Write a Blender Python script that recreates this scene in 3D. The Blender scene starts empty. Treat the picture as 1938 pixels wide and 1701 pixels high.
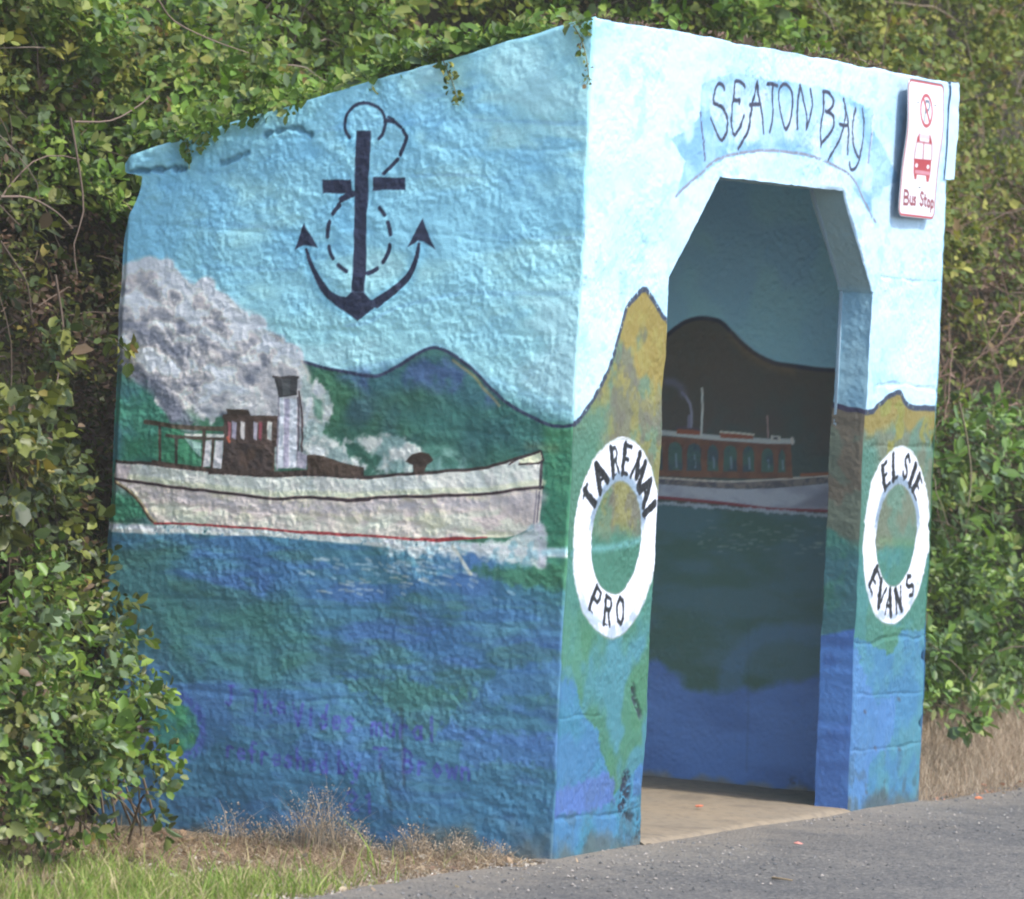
import bpy, math, random
import numpy as np

# ------------------------------------------------------------------ camera, world, sun, exposure
SC = bpy.context.scene
COL = SC.collection
CAM = np.array([-14.67182625, -7.04358841, 1.67252041])
YAW, PITCH, ROLL, FPX = 1.11115096, -0.02266462, 0.05230415, 9639.17

def cam_axes():
    a, b, c = YAW, PITCH, ROLL
    f = np.array([math.sin(a)*math.cos(b), math.cos(a)*math.cos(b), math.sin(b)])
    r = np.array([math.cos(a), -math.sin(a), 0.0])
    u = np.cross(r, f)
    return math.cos(c)*r + math.sin(c)*u, -math.sin(c)*r + math.cos(c)*u, f
CR, CU, CF = cam_axes()
from mathutils import Matrix, Vector
cd = bpy.data.cameras.new('camera')
cam = bpy.data.objects.new('camera', cd)
COL.objects.link(cam)
cam.matrix_world = Matrix(((CR[0], CU[0], -CF[0], CAM[0]), (CR[1], CU[1], -CF[1], CAM[1]),
                           (CR[2], CU[2], -CF[2], CAM[2]), (0, 0, 0, 1)))
cd.sensor_width = 36
cd.lens = FPX/1938*36
cd.clip_start = 0.5
cd.clip_end = 600
cd.dof.use_dof = True
cd.dof.focus_distance = 17.0
cd.dof.aperture_fstop = 5.6
SC.camera = cam

SUN_AZ = math.radians(187)       # compass style: direction towards the sun, measured from +Y to +X
SUN_EL = math.radians(50)
w = bpy.data.worlds.new('World')
SC.world = w
w.use_nodes = True
nt = w.node_tree
sky = nt.nodes.new('ShaderNodeTexSky')
sky.sky_type = 'NISHITA'
sky.sun_disc = False
sky.sun_elevation = SUN_EL
sky.sun_rotation = SUN_AZ
sky.dust_density = 1.6
sky.ozone_density = 2.0
nt.links.new(sky.outputs[0], nt.nodes['Background'].inputs[0])
nt.nodes['Background'].inputs[1].default_value = 0.15
sl = bpy.data.lights.new('sun', 'SUN')
sl.energy = 1.7
sl.angle = math.radians(6)
sl.color = (1, .965, .91)
sun = bpy.data.objects.new('sun', sl)
COL.objects.link(sun)
sd = Vector((math.sin(SUN_AZ)*math.cos(SUN_EL), math.cos(SUN_AZ)*math.cos(SUN_EL), math.sin(SUN_EL)))
sun.rotation_euler = sd.to_track_quat('Z', 'Y').to_euler()
sun.location = (0, -10, 20)
SC.view_settings.view_transform = 'Standard'
SC.view_settings.look = 'None'
SC.view_settings.exposure = 1.4
SC.view_settings.gamma = 1
SC.cycles.filter_width = 2.1
SC.cycles.max_bounces = 6

rng = np.random.default_rng(11)
random.seed(5)

# ------------------------------------------------------------------ small tools
def ray_at(px, py, ax, v):
    """point where the photo's sight line meets the plane axis=v (used to measure the murals on their walls)"""
    d = CF + CR*(px-969)/FPX - CU*(py-850.5)/FPX
    return CAM + d*(v-CAM[ax])/d[ax]

def Z(ox, oy, s, pts):
    return [(ox+x/s, oy+y/s) for x, y in pts]
def onL(pts):
    return np.array([[p[1], p[2]] for p in (ray_at(x, y, 0, 0.0) for x, y in pts)])
def onF(pts):
    return np.array([[p[0], p[2]] for p in (ray_at(x, y, 1, 0.0) for x, y in pts)])
def onI(pts):
    return np.array([[p[1], p[2]] for p in (ray_at(x, y, 0, 3.0) for x, y in pts)])

TAB = rng.random((256, 256))
def noise2(x, y, seed=0):
    x = x + seed*17.31; y = y + seed*7.77
    xi = np.floor(x).astype(np.int64); yi = np.floor(y).astype(np.int64)
    fx = x-xi; fy = y-yi
    fx = fx*fx*(3-2*fx); fy = fy*fy*(3-2*fy)
    x0 = xi & 255; x1 = (xi+1) & 255; y0 = yi & 255; y1 = (yi+1) & 255
    return (TAB[x0, y0]*(1-fx)+TAB[x1, y0]*fx)*(1-fy)+(TAB[x0, y1]*(1-fx)+TAB[x1, y1]*fx)*fy
def fbm(x, y, sc, oc=4, seed=0, sy=None, gain=.5):
    sy = sy or sc
    t = np.zeros_like(x, dtype=float); a = 1.0; s = 0
    for o in range(oc):
        c, n = math.cos(.6*o), math.sin(.6*o)
        X = x/sc*2**o; Y = y/sy*2**o
        t += a*noise2(X*c-Y*n, X*n+Y*c, seed+o*3.1); s += a; a *= gain
    return t/s
TAB3 = rng.random((64, 64, 64))
def noise3(P, sc, seed=0):
    Q = P/sc+seed*11.7
    I = np.floor(Q).astype(np.int64); f = Q-I; f = f*f*(3-2*f)
    I0 = I & 63; I1 = (I+1) & 63
    r = 0
    for a in (0, 1):
        for b in (0, 1):
            for c in (0, 1):
                wt = (f[..., 0] if a else 1-f[..., 0])*(f[..., 1] if b else 1-f[..., 1])*(f[..., 2] if c else 1-f[..., 2])
                r = r+wt*TAB3[(I1 if a else I0)[..., 0], (I1 if b else I0)[..., 1], (I1 if c else I0)[..., 2]]
    return r
def sstep(a, b, x):
    t = np.clip((x-a)/(b-a), 0, 1)
    return t*t*(3-2*t)
def lin(c):
    c = np.asarray(c, float)/255
    return np.where(c <= .04045, c/12.92, ((c+.055)/1.055)**2.4)

def tag(o, label=None, cat=None, group=None, kind=None):
    for k, v in (('label', label), ('category', cat), ('group', group), ('kind', kind)):
        if v: o[k] = v
    return o
def empty(name, loc, label, cat, group=None):
    o = bpy.data.objects.new(name, None)
    COL.objects.link(o); o.location = loc
    o.empty_display_size = .2
    return tag(o, label, cat, group)
def mesh_obj(name, V, Fq, mat, parent=None, colors=None, smooth=True, tris=None, attr='paint'):
    """V (n,3), Fq (m,4) quads and / or tris (k,3)"""
    me = bpy.data.meshes.new(name)
    V = np.asarray(V, np.float32)
    Fq = np.zeros((0, 4), np.int32) if Fq is None else np.asarray(Fq, np.int32)
    T = np.zeros((0, 3), np.int32) if tris is None else np.asarray(tris, np.int32)
    me.vertices.add(len(V)); me.vertices.foreach_set('co', V.ravel())
    idx = np.concatenate([Fq.ravel(), T.ravel()])
    me.loops.add(len(idx)); me.loops.foreach_set('vertex_index', idx)
    n = len(Fq)+len(T)
    me.polygons.add(n)
    st = np.concatenate([np.arange(len(Fq))*4, len(Fq)*4+np.arange(len(T))*3]).astype(np.int32)
    me.polygons.foreach_set('loop_start', st)
    me.polygons.foreach_set('use_smooth', np.full(n, smooth))
    me.update(calc_edges=True)
    me.validate()
    if colors is not None:
        a = me.color_attributes.new(attr, 'FLOAT_COLOR', 'POINT')
        c = np.ones((len(V), 4), np.float32); c[:, :3] = colors
        a.data.foreach_set('color', c.ravel())
    me.materials.append(mat)
    o = bpy.data.objects.new(name, me)
    COL.objects.link(o)
    if parent is not None:
        o.parent = parent
        o.matrix_parent_inverse = Matrix.Translation(-parent.location)
    return o
def grid_faces(nu, nv, mask=None, flip=False):
    i, j = np.meshgrid(np.arange(nu-1), np.arange(nv-1), indexing='ij')
    a = i*nv+j
    q = np.stack([a, a+nv, a+nv+1, a+1], -1)
    if flip: q = q[..., ::-1]
    if mask is not None: q = q[mask]
    return q.reshape(-1, 4)
def box(lo, hi):
    x0, y0, z0 = lo; x1, y1, z1 = hi
    V = [(x0,y0,z0),(x1,y0,z0),(x1,y1,z0),(x0,y1,z0),(x0,y0,z1),(x1,y0,z1),(x1,y1,z1),(x0,y1,z1)]
    Fq = [(0,3,2,1),(4,5,6,7),(0,1,5,4),(1,2,6,5),(2,3,7,6),(3,0,4,7)]
    return V, Fq

# ------------------------------------------------------------------ materials
def new_mat(name):
    m = bpy.data.materials.new(name); m.use_nodes = True
    return m, m.node_tree, m.node_tree.nodes['Principled BSDF']
def N(t, typ, **kw):
    n = t.nodes.new(typ)
    for k, v in kw.items():
        if k in n.inputs: n.inputs[k].default_value = v
        else: setattr(n, k, v)
    return n
def painted_mat(name, rough=.75, bump=.35, scale=260, attr='paint', spec=.3):
    m, t, b = new_mat(name)
    a = N(t, 'ShaderNodeAttribute', attribute_name=attr)
    tc = N(t, 'ShaderNodeTexCoord')
    nz = N(t, 'ShaderNodeTexNoise', Scale=scale, Detail=4.0)
    t.links.new(tc.outputs['Object'], nz.inputs['Vector'])
    mx = N(t, 'ShaderNodeMix', data_type='RGBA', blend_type='MULTIPLY')
    mx.inputs['Factor'].default_value = .25
    t.links.new(a.outputs['Color'], mx.inputs['A']); t.links.new(nz.outputs['Fac'], mx.inputs['B'])
    t.links.new(mx.outputs['Result'], b.inputs['Base Color'])
    bp = N(t, 'ShaderNodeBump', Strength=bump, Distance=.002)
    t.links.new(nz.outputs['Fac'], bp.inputs['Height']); t.links.new(bp.outputs[0], b.inputs['Normal'])
    b.inputs['Roughness'].default_value = rough
    b.inputs['Specular IOR Level'].default_value = spec
    return m
M_wall = painted_mat('painted_roughcast', .62, .4, 240, spec=.35)
M_sign = painted_mat('sign_enamel', .35, .02, 40, spec=.5)

def leaf_mat(name, rough=.45, trans=.3, spec=.5):
    m, t, b = new_mat(name)
    a = N(t, 'ShaderNodeAttribute', attribute_name='paint')
    t.links.new(a.outputs['Color'], b.inputs['Base Color'])
    b.inputs['Roughness'].default_value = rough
    b.inputs['Specular IOR Level'].default_value = spec
    tr = N(t, 'ShaderNodeBsdfTranslucent')
    hs = N(t, 'ShaderNodeHueSaturation', Value=1.25, Saturation=1.1)
    t.links.new(a.outputs['Color'], hs.inputs['Color']); t.links.new(hs.outputs[0], tr.inputs['Color'])
    mx = N(t, 'ShaderNodeMixShader'); mx.inputs[0].default_value = trans
    t.links.new(b.outputs[0], mx.inputs[1]); t.links.new(tr.outputs[0], mx.inputs[2])
    t.links.new(mx.outputs[0], t.nodes['Material Output'].inputs['Surface'])
    return m
M_leaf = leaf_mat('leaf', .55, .3, .25)
M_gloss = leaf_mat('glossy_leaf', .42, .25, .35)
M_grass = leaf_mat('grass_blade', .6, .3, .25)
M_twig = painted_mat('twig_bark', .85, .3, 300)

def noisy_mat(name, c1, c2, scale, rough=.9, c3=None, sc2=8, bump=.6, dist=.01):
    m, t, b = new_mat(name)
    tc = N(t, 'ShaderNodeTexCoord')
    n1 = N(t, 'ShaderNodeTexNoise', Scale=scale, Detail=8.0, Roughness=.65)
    n2 = N(t, 'ShaderNodeTexNoise', Scale=sc2, Detail=4.0)
    r = N(t, 'ShaderNodeValToRGB')
    r.color_ramp.elements[0].position = .32; r.color_ramp.elements[1].position = .68
    r.color_ramp.elements[0].color = (*c1, 1); r.color_ramp.elements[1].color = (*c2, 1)
    for n in (n1, n2): t.links.new(tc.outputs['Object'], n.inputs['Vector'])
    t.links.new(n1.outputs['Fac'], r.inputs[0])
    mx = N(t, 'ShaderNodeMix', data_type='RGBA', blend_type='MIX')
    mx.inputs['B'].default_value = (*(c3 or c2), 1)
    r2 = N(t, 'ShaderNodeValToRGB')
    r2.color_ramp.elements[0].position = .45; r2.color_ramp.elements[1].position = .6
    t.links.new(n2.outputs['Fac'], r2.inputs[0]); t.links.new(r2.outputs[0], mx.inputs['Factor'])
    t.links.new(r.outputs[0], mx.inputs['A'])
    t.links.new(mx.outputs['Result'], b.inputs['Base Color'])
    bp = N(t, 'ShaderNodeBump', Strength=bump, Distance=dist)
    t.links.new(n1.outputs['Fac'], bp.inputs['Height']); t.links.new(bp.outputs[0], b.inputs['Normal'])
    b.inputs['Roughness'].default_value = rough
    return m
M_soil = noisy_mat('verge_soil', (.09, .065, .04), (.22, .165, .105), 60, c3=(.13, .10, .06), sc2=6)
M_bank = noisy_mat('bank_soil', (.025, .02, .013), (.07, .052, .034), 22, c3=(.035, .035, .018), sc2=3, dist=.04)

def asphalt():
    m, t, b = new_mat('road_chip_seal')
    tc = N(t, 'ShaderNodeTexCoord')
    v = N(t, 'ShaderNodeTexVoronoi', Scale=95.0, Randomness=1.0)
    v2 = N(t, 'ShaderNodeTexVoronoi', Scale=38.0, Randomness=1.0)
    n = N(t, 'ShaderNodeTexNoise', Scale=1.6, Detail=7.0, Roughness=.7)
    n2 = N(t, 'ShaderNodeTexNoise', Scale=30.0, Detail=5.0, Roughness=.7)
    for k in (v, v2, n, n2): t.links.new(tc.outputs['Object'], k.inputs['Vector'])
    bw = N(t, 'ShaderNodeSeparateColor'); t.links.new(v.outputs['Color'], bw.inputs[0])
    r = N(t, 'ShaderNodeValToRGB')
    e = r.color_ramp.elements
    e[0].position = 0; e[0].color = (.07, .07, .072, 1)
    e[1].position = 1; e[1].color = (.27, .255, .23, 1)
    k = e.new(.45); k.color = (.142, .135, .126, 1)
    k = e.new(.9); k.color = (.195, .182, .164, 1)
    t.links.new(bw.outputs[0], r.inputs[0])
    r2 = N(t, 'ShaderNodeValToRGB')
    r2.color_ramp.elements[0].position = .35; r2.color_ramp.elements[0].color = (.74, .72, .70, 1)
    r2.color_ramp.elements[1].position = .65; r2.color_ramp.elements[1].color = (1.25, 1.17, 1.05, 1)
    t.links.new(n.outputs['Fac'], r2.inputs[0])
    mx = N(t, 'ShaderNodeMix', data_type='RGBA', blend_type='MULTIPLY'); mx.inputs['Factor'].default_value = 1
    t.links.new(r.outputs[0], mx.inputs['A']); t.links.new(r2.outputs[0], mx.inputs['B'])
    mx2 = N(t, 'ShaderNodeMix', data_type='RGBA', blend_type='MULTIPLY'); mx2.inputs['Factor'].default_value = .55
    t.links.new(mx.outputs['Result'], mx2.inputs['A']); t.links.new(n2.outputs['Fac'], mx2.inputs['B'])
    sp = N(t, 'ShaderNodeSeparateXYZ'); t.links.new(tc.outputs['Object'], sp.inputs[0])
    mr = N(t, 'ShaderNodeMapRange'); mr.inputs[1].default_value = -.55; mr.inputs[2].default_value = .02; mr.inputs[3].default_value = 0; mr.inputs[4].default_value = .42
    t.links.new(sp.outputs['Y'], mr.inputs[0])
    n3 = N(t, 'ShaderNodeTexNoise', Scale=5.0, Detail=8.0, Roughness=.7); t.links.new(tc.outputs['Object'], n3.inputs['Vector'])
    ad = N(t, 'ShaderNodeMath', operation='ADD'); t.links.new(mr.outputs[0], ad.inputs[0]); t.links.new(n3.outputs['Fac'], ad.inputs[1])
    r3 = N(t, 'ShaderNodeValToRGB'); r3.color_ramp.elements[0].position = .58; r3.color_ramp.elements[1].position = .98; r3.color_ramp.elements[1].color = (.75, .75, .75, 1)
    t.links.new(ad.outputs[0], r3.inputs[0])
    mx3 = N(t, 'ShaderNodeMix', data_type='RGBA', blend_type='MIX'); mx3.inputs['B'].default_value = (.215, .18, .135, 1)
    t.links.new(r3.outputs[0], mx3.inputs['Factor']); t.links.new(mx2.outputs['Result'], mx3.inputs['A'])
    t.links.new(mx3.outputs['Result'], b.inputs['Base Color'])
    bp = N(t, 'ShaderNodeBump', Strength=.7, Distance=.006); bp.invert = True
    t.links.new(v.outputs['Distance'], bp.inputs['Height']); t.links.new(bp.outputs[0], b.inputs['Normal'])
    b.inputs['Roughness'].default_value = .85
    return m
M_road = asphalt()
M_stone = painted_mat('stone_chip', .8, .3, 200)
M_dark = noisy_mat('bare_concrete', (.2, .2, .19), (.32, .31, .29), 40)
M_steel, _t, _b = new_mat('galvanised_steel')
_b.inputs['Metallic'].default_value = .9; _b.inputs['Roughness'].default_value = .4
_b.inputs['Base Color'].default_value = (.45, .45, .46, 1)

# ------------------------------------------------------------------ the painter: colours laid on a wall's own grid, in metres
class Canvas:
    def __init__(s, X, Y, base):
        s.X = X.ravel(); s.Y = Y.ravel(); s.n = len(s.X)
        s.C = np.tile(np.asarray(base, float), (s.n, 1))
        s.H = np.zeros(s.n)
    def _sel(s, P, pad):
        lo = P.min(0)-pad; hi = P.max(0)+pad
        return np.nonzero((s.X > lo[0]) & (s.X < hi[0]) & (s.Y > lo[1]) & (s.Y < hi[1]))[0]
    def _mix(s, i, a, col):
        if callable(col): col = col(s.X[i], s.Y[i])
        col = np.asarray(col, float)
        s.C[i] = s.C[i]*(1-a[:, None])+col*a[:, None]
    def fill(s, P, col, soft=.003, rag=0, rs=.02, alpha=1.0, seed=0):
        P = np.asarray(P, float)
        i = s._sel(P, soft+rag*1.2)
        if not len(i): return
        x, y = s.X[i], s.Y[i]
        inside = np.zeros(len(i), bool); d2 = np.full(len(i), 1e9)
        for (x0, y0), (x1, y1) in zip(P, np.roll(P, -1, 0)):
            if y0 != y1:
                c = ((y0 > y) != (y1 > y)) & (x < (x1-x0)*(y-y0)/(y1-y0)+x0)
                inside ^= c
            dx, dy = x1-x0, y1-y0; L = dx*dx+dy*dy+1e-12
            t = np.clip(((x-x0)*dx+(y-y0)*dy)/L, 0, 1)
            d2 = np.minimum(d2, (x-x0-t*dx)**2+(y-y0-t*dy)**2)
        d = np.sqrt(d2)*np.where(inside, 1, -1)
        if rag: d = d+(fbm(x, y, rs, 3, seed+5)-.5)*2*rag
        a = sstep(-soft, soft, d)*alpha
        s._mix(i, a, col)
    def stroke(s, P, wd, col, soft=.0015, alpha=1.0, dry=0, closed=False, relief=0):
        P = np.asarray(P, float)
        if closed: P = np.vstack([P, P[:1]])
        W = np.broadcast_to(np.asarray(wd, float), (len(P),)) if np.ndim(wd) else np.full(len(P), wd)
        i = s._sel(P, W.max()+soft)
        if not len(i): return
        x, y = s.X[i], s.Y[i]; best = np.full(len(i), 1e9)
        for k in range(len(P)-1):
            (x0, y0), (x1, y1) = P[k], P[k+1]
            dx, dy = x1-x0, y1-y0; L = dx*dx+dy*dy+1e-12
            t = np.clip(((x-x0)*dx+(y-y0)*dy)/L, 0, 1)
            best = np.minimum(best, np.sqrt((x-x0-t*dx)**2+(y-y0-t*dy)**2)-(W[k]*(1-t)+W[k+1]*t)/2)
        a = sstep(soft, -soft, best)*alpha
        if dry: a = a*sstep(dry-.1, dry+.1, fbm(x, y, .012, 3, 9))
        if col is not None: s._mix(i, a, col)
        if relief: s.H[i] += relief*a
    def mix_all(s, col, a):
        s._mix(np.arange(s.n), np.clip(a, 0, 1), col)
def spline(P, k=8):
    P = np.asarray(P, float); n = len(P)
    Q = np.vstack([2*P[0]-P[1], P, 2*P[-1]-P[-2]]); out = []
    for i in range(1, n):
        a, b, c, d = Q[i-1], Q[i], Q[i+1], Q[i+2]
        for t in np.linspace(0, 1, k, endpoint=False):
            out.append(.5*((2*b)+(-a+c)*t+(2*a-5*b+4*c-d)*t*t+(-a+3*b-3*c+d)*t**3))
    out.append(P[-1]); return np.array(out)
def two(c1, c2, sc=.05, sy=None, seed=0, lo=.35, hi=.65, c3=None):
    c1, c2 = np.array(c1, float), np.array(c2, float)
    def f(x, y):
        t = sstep(lo, hi, fbm(x, y, sc, 4, seed, sy))[:, None]
        c = c1*(1-t)+c2*t
        if c3 is not None:
            t3 = sstep(.5, .72, fbm(x, y, sc*1.3, 3, seed+20, sy))[:, None]
            c = c*(1-t3)+np.array(c3, float)*t3
        return c
    return f

# stroke glyphs (x, y in 0..1; y up)
G = {
 'T': [[(.5,0),(.5,1)], [(0,.98),(1,.98)]],
 'A': [[(0,0),(.5,1)], [(.5,1),(1,0)], [(.2,.35),(.8,.35)]],
 'R': [[(.1,0),(.1,1)], [(.1,1),(.7,.95),(.85,.75),(.7,.55),(.1,.5)], [(.5,.5),(.95,0)]],
 'E': [[(.15,0),(.15,1)], [(.15,1),(.9,1)], [(.15,.52),(.7,.52)], [(.15,0),(.9,0)]],
 'M': [[(.05,0),(.1,1)], [(.1,1),(.5,.25)], [(.5,.25),(.9,1)], [(.9,1),(.95,0)]],
 'I': [[(.5,0),(.5,1)]],
 'P': [[(.15,0),(.15,1)], [(.15,1),(.75,.95),(.88,.75),(.75,.52),(.15,.5)]],
 'O': [[(.5,1),(.15,.8),(.1,.5),(.15,.2),(.5,0),(.85,.2),(.9,.5),(.85,.8),(.5,1)]],
 'L': [[(.2,1),(.2,0)], [(.2,0),(.9,0)]],
 'S': [[(.85,.8),(.5,1),(.15,.78),(.3,.58),(.7,.42),(.88,.2),(.5,0),(.12,.2)]],
 'V': [[(0,1),(.5,0)], [(.5,0),(1,1)]],
 'N': [[(.1,0),(.1,1)], [(.1,1),(.9,0)], [(.9,0),(.9,1)]],
 'B': [[(.15,0),(.15,1)], [(.15,1),(.7,.92),(.8,.75),(.65,.55),(.15,.52)], [(.15,.52),(.75,.45),(.9,.22),(.7,.02),(.15,0)]],
 'J': [[(.2,1),(.9,1)], [(.6,1),(.6,.2),(.4,0),(.1,.1)]],
 'h': [[(.15,0),(.15,1)], [(.15,.4),(.5,.58),(.8,.4),(.8,0)]],
 'e': [[(.15,.3),(.85,.32),(.7,.55),(.35,.55),(.12,.3),(.35,.02),(.8,.1)]],
 'i': [[(.5,0),(.5,.55)], [(.5,.75),(.5,.8)]],
 'd': [[(.8,1),(.8,0)], [(.8,.4),(.45,.56),(.15,.3),(.4,0),(.8,.15)]],
 's': [[(.8,.48),(.45,.58),(.2,.42),(.75,.18),(.5,0),(.12,.08)]],
 'm': [[(.05,0),(.05,.55)], [(.05,.4),(.3,.56),(.5,.4),(.5,0)], [(.5,.4),(.75,.56),(.95,.4),(.95,0)]],
 'u': [[(.15,.55),(.15,.15),(.45,0),(.8,.15)], [(.8,.55),(.8,0)]],
 'r': [[(.2,0),(.2,.55)], [(.2,.38),(.5,.56),(.8,.5)]],
 'a': [[(.8,.5),(.45,.56),(.15,.3),(.4,0),(.8,.12)], [(.82,.55),(.82,0)]],
 'l': [[(.5,1),(.5,0)]],
 'f': [[(.85,.95),(.5,1),(.4,.8),(.4,0)], [(.1,.55),(.75,.55)]],
 'b': [[(.15,1),(.15,0)], [(.15,.4),(.5,.56),(.85,.3),(.55,0),(.15,.12)]],
 'y': [[(.1,.55),(.45,.05)], [(.85,.55),(.4,-.25),(.1,-.35)]],
 'o': [[(.5,.56),(.15,.3),(.5,0),(.85,.3),(.5,.56)]],
 'w': [[(0,.55),(.25,0),(.5,.45),(.75,0),(1,.55)]],
 'n': [[(.15,0),(.15,.55)], [(.15,.38),(.5,.56),(.82,.38),(.82,0)]],
 'p': [[(.15,.55),(.15,-.35)], [(.15,.4),(.5,.56),(.85,.3),(.55,0),(.15,.12)]],
 't': [[(.45,.85),(.45,.1),(.8,0)], [(.1,.56),(.8,.56)]],
 '2': [[(.1,.8),(.45,1),(.85,.75),(.1,0),(.9,0)]],
 '0': [[(.5,1),(.1,.5),(.5,0),(.9,.5),(.5,1)]],
 '1': [[(.2,.8),(.5,1),(.5,0)]],
}

# ------------------------------------------------------------------ common relief of the concrete (same field on every face, so edges meet)
def wob(P):
    v = np.stack([noise3(P, .16, 1)-.5, noise3(P, .16, 2)-.5, noise3(P, .16, 3)-.5], -1)*.012
    v += np.stack([noise3(P, .035, 4)-.5, noise3(P, .035, 5)-.5, noise3(P, .035, 6)-.5], -1)*.0040
    return v
def rough(u, v, seed, amp=1.0):
    h = (fbm(u, v, .0135, 2, seed, gain=.6)-.5)*.0040
    h += (fbm(u, v, .034, 2, seed+3)-.5)*.0022
    h += (fbm(u, v, .4, 3, seed+7)-.5)*.016
    h *= .65+.7*sstep(.35, .65, fbm(u, v, .22, 3, seed+9))      # smoother and rougher patches of render
    return h*amp

W0, L0, H0, SL = 3.15, 1.72, 2.70, .288
def Wx(z): return 3.15-.045*np.clip(z/2.3, 0, 1)
def ztop(y): return H0-SL*y

# photo colour -> pigment, one factor for each wall (how bright that wall is lit)
K_LEFT = np.array([.58, .645, .77])
K_FRONT = np.array([3.0, 2.35, 2.2])
K_IN = np.array([.26, .27, .30])
K_REV = np.array([.64, .66, .72])
def pigment(C, K, cap=.90):
    p = lin(C)
    if K is K_FRONT:                      # the pale sky and the white rings burn out in the photograph: their real paint is paler
        t = sstep(.5, .85, p[:, 1])[:, None]
        K = K*(1-t)+np.array([1.4, 1.35, 1.2])*t
    return np.clip(p/K, .006, max(cap, .80))

shelter = empty('bus_shelter', (1.55, .86, 0), 'painted concrete bus shelter with an arched doorway, sea mural with steamer and anchor', 'bus shelter')

# ------------------------------------------------------------------ left side wall with the steamer mural
def build_left():
    nu, nv = 500, 830
    u = np.linspace(0, 1, nu); v = np.linspace(0, 1, nv)
    U, V = np.meshgrid(u, v, indexing='ij')
    r = .014
    d = U*L0
    th = np.radians(45)*(1-np.clip(d/r, 0, 1))
    y = np.where(d < r, r*(1-np.sin(th)), d)
    inn = r*(1-np.cos(th))
    dt = (1-V)*2.6
    z = -.22+V*(ztop(y)+.22)
    tt = np.clip(1-(ztop(y)-z)/r, 0, 1)
    inn = inn+r*(1-np.cos(np.radians(45)*tt))
    # back edge: rounded shoulder under the roof slab's nose
    back = L0 - .0*z
    zr = z-(ztop(L0))
    sh = sstep(-.30, -.085, zr)*.075*(1-sstep(-.075, -.06, zr))
    nose = sstep(-.03, .0, zr)*.03
    y = y*(1-(sh+nose)*sstep(.8, 1, U)/L0)
    cv = Canvas(y, z, (128, 188, 220))
    X, Y = cv.X, cv.Y
    # ---- sky
    cv.mix_all((154, 206, 230), sstep(.38, .66, fbm(X, Y, .42, 4, 3, .16))*.85)
    cv.mix_all((158, 210, 232), sstep(2.0, 1.55, Y)*.6)
    cv.mix_all((112, 176, 216), sstep(.56, .74, fbm(X, Y, .30, 4, 8, .12))*.6*sstep(1.5, 1.9, Y))
    cv.mix_all((112, 176, 214), sstep(1.0, 1.6, X)*sstep(.4, .6, fbm(X, Y, .2, 3, 12))*.5)
    for p in ([(560,190),(600,300)], [(380,290),(420,410)], [(640,330),(650,420)], [(850,90),(900,110)]):
        cv.stroke(onL(p), .07, (104, 172, 216), soft=.05, alpha=.3)
    # ---- hills
    ridge = [(170,735),(215,690),(300,650),(400,655),(500,668),(571,685),(620,698),(702,713),(744,699),(797,667),(825,658),(853,667),(889,692),(931,734),(973,769),(1033,799),(1058,806),(1100,801)]
    rl = spline(onL(ridge), 6)
    low = onL([(1100,1060),(170,1000)])
    cv.fill(np.vstack([rl, low]), two((50,94,84), (58,106,86), .16, seed=4, c3=(54,90,100)), soft=.003)
    cv.fill(onL([(170,735),(330,700),(300,880),(170,900)]), two((66,118,132), (62,126,112), .1, seed=2), soft=.05, alpha=.9)
    cv.fill(onL([(930,735),(1100,800),(1100,900),(1000,870),(800,830),(750,780)]), two((46,92,100), (52,104,104), .12, seed=6), soft=.06, alpha=.8)
    cv.fill(onL([(760,690),(825,662),(890,700),(940,760),(880,770),(800,730),(700,750),(640,712)]), two((64,88,142), (52,96,112), .07, seed=9), soft=.03, alpha=.8)
    cv.fill(onL([(235,830),(350,800),(380,880),(230,870)]), (52,118,92), soft=.03, alpha=.8)
    cv.fill(onL([(200,900),(250,910),(285,975),(195,985)]), (54,118,96), soft=.01, alpha=.9)
    cv.stroke(onL([(858,680),(895,708),(930,748),(945,765)]), .007, (150,135,95), soft=.005, alpha=.8)
    cv.fill(onL([(1030,800),(1100,805),(1100,1055),(1020,1050)]), two((48,112,90), (66,128,98), .1, seed=1), soft=.02, alpha=.9)
    cv.stroke(onL([(1000,845),(1050,850)]), .02, (110,110,80), soft=.02, alpha=.4)
    cv.stroke(rl, .011, (44, 54, 84), soft=.003, dry=.3)
    cv.stroke(rl, .007, (44, 52, 80), soft=.002)
    # ---- water
    wl = [(170,988),(400,1000),(560,1008),(800,1030),(1100,1050)]
    def water(x, y):
        c = np.tile(np.array((66., 116, 146)), (len(x), 1))
        def m(col, a):
            nonlocal c
            c = c*(1-a[:, None])+np.array(col, float)*a[:, None]
        m((66,110,164), sstep(.42, .6, fbm(x, y, .30, 4, 31, .06))*.7)
        m((80,130,150), sstep(.5, .66, fbm(x, y, .22, 4, 32, .03))*.5)
        m((68,104,166), sstep(.52, .68, fbm(x, y, .20, 4, 33, .07))*.45)
        m((60,108,112), sstep(.46, .64, fbm(x, y, .34, 4, 37, .10))*.75*(1-sstep(.62, .4, y)))
        m((64,110,104), sstep(.58, .72, fbm(x, y, .2, 4, 39, .06))*.45*(1-sstep(.6, .3, y)))
        m((54,118,92), sstep(.35, .05, x)*sstep(.75, .95, y)*.85)
        m((74,118,178), sstep(.48, .6, fbm(x, y, .3, 4, 43, .14))*sstep(.62, .45, y)*.75)
        m((70,124,160), sstep(.5, .62, fbm(x, y, .22, 4, 47, .1))*sstep(.4, .2, y)*.8)
        m((48,92,128), sstep(.45, .0, y)*.6)
        return c
    cv.fill(np.vstack([onL(wl), [[-.1, -.3], [1.9, -.3]]]), water, soft=.01)
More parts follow.
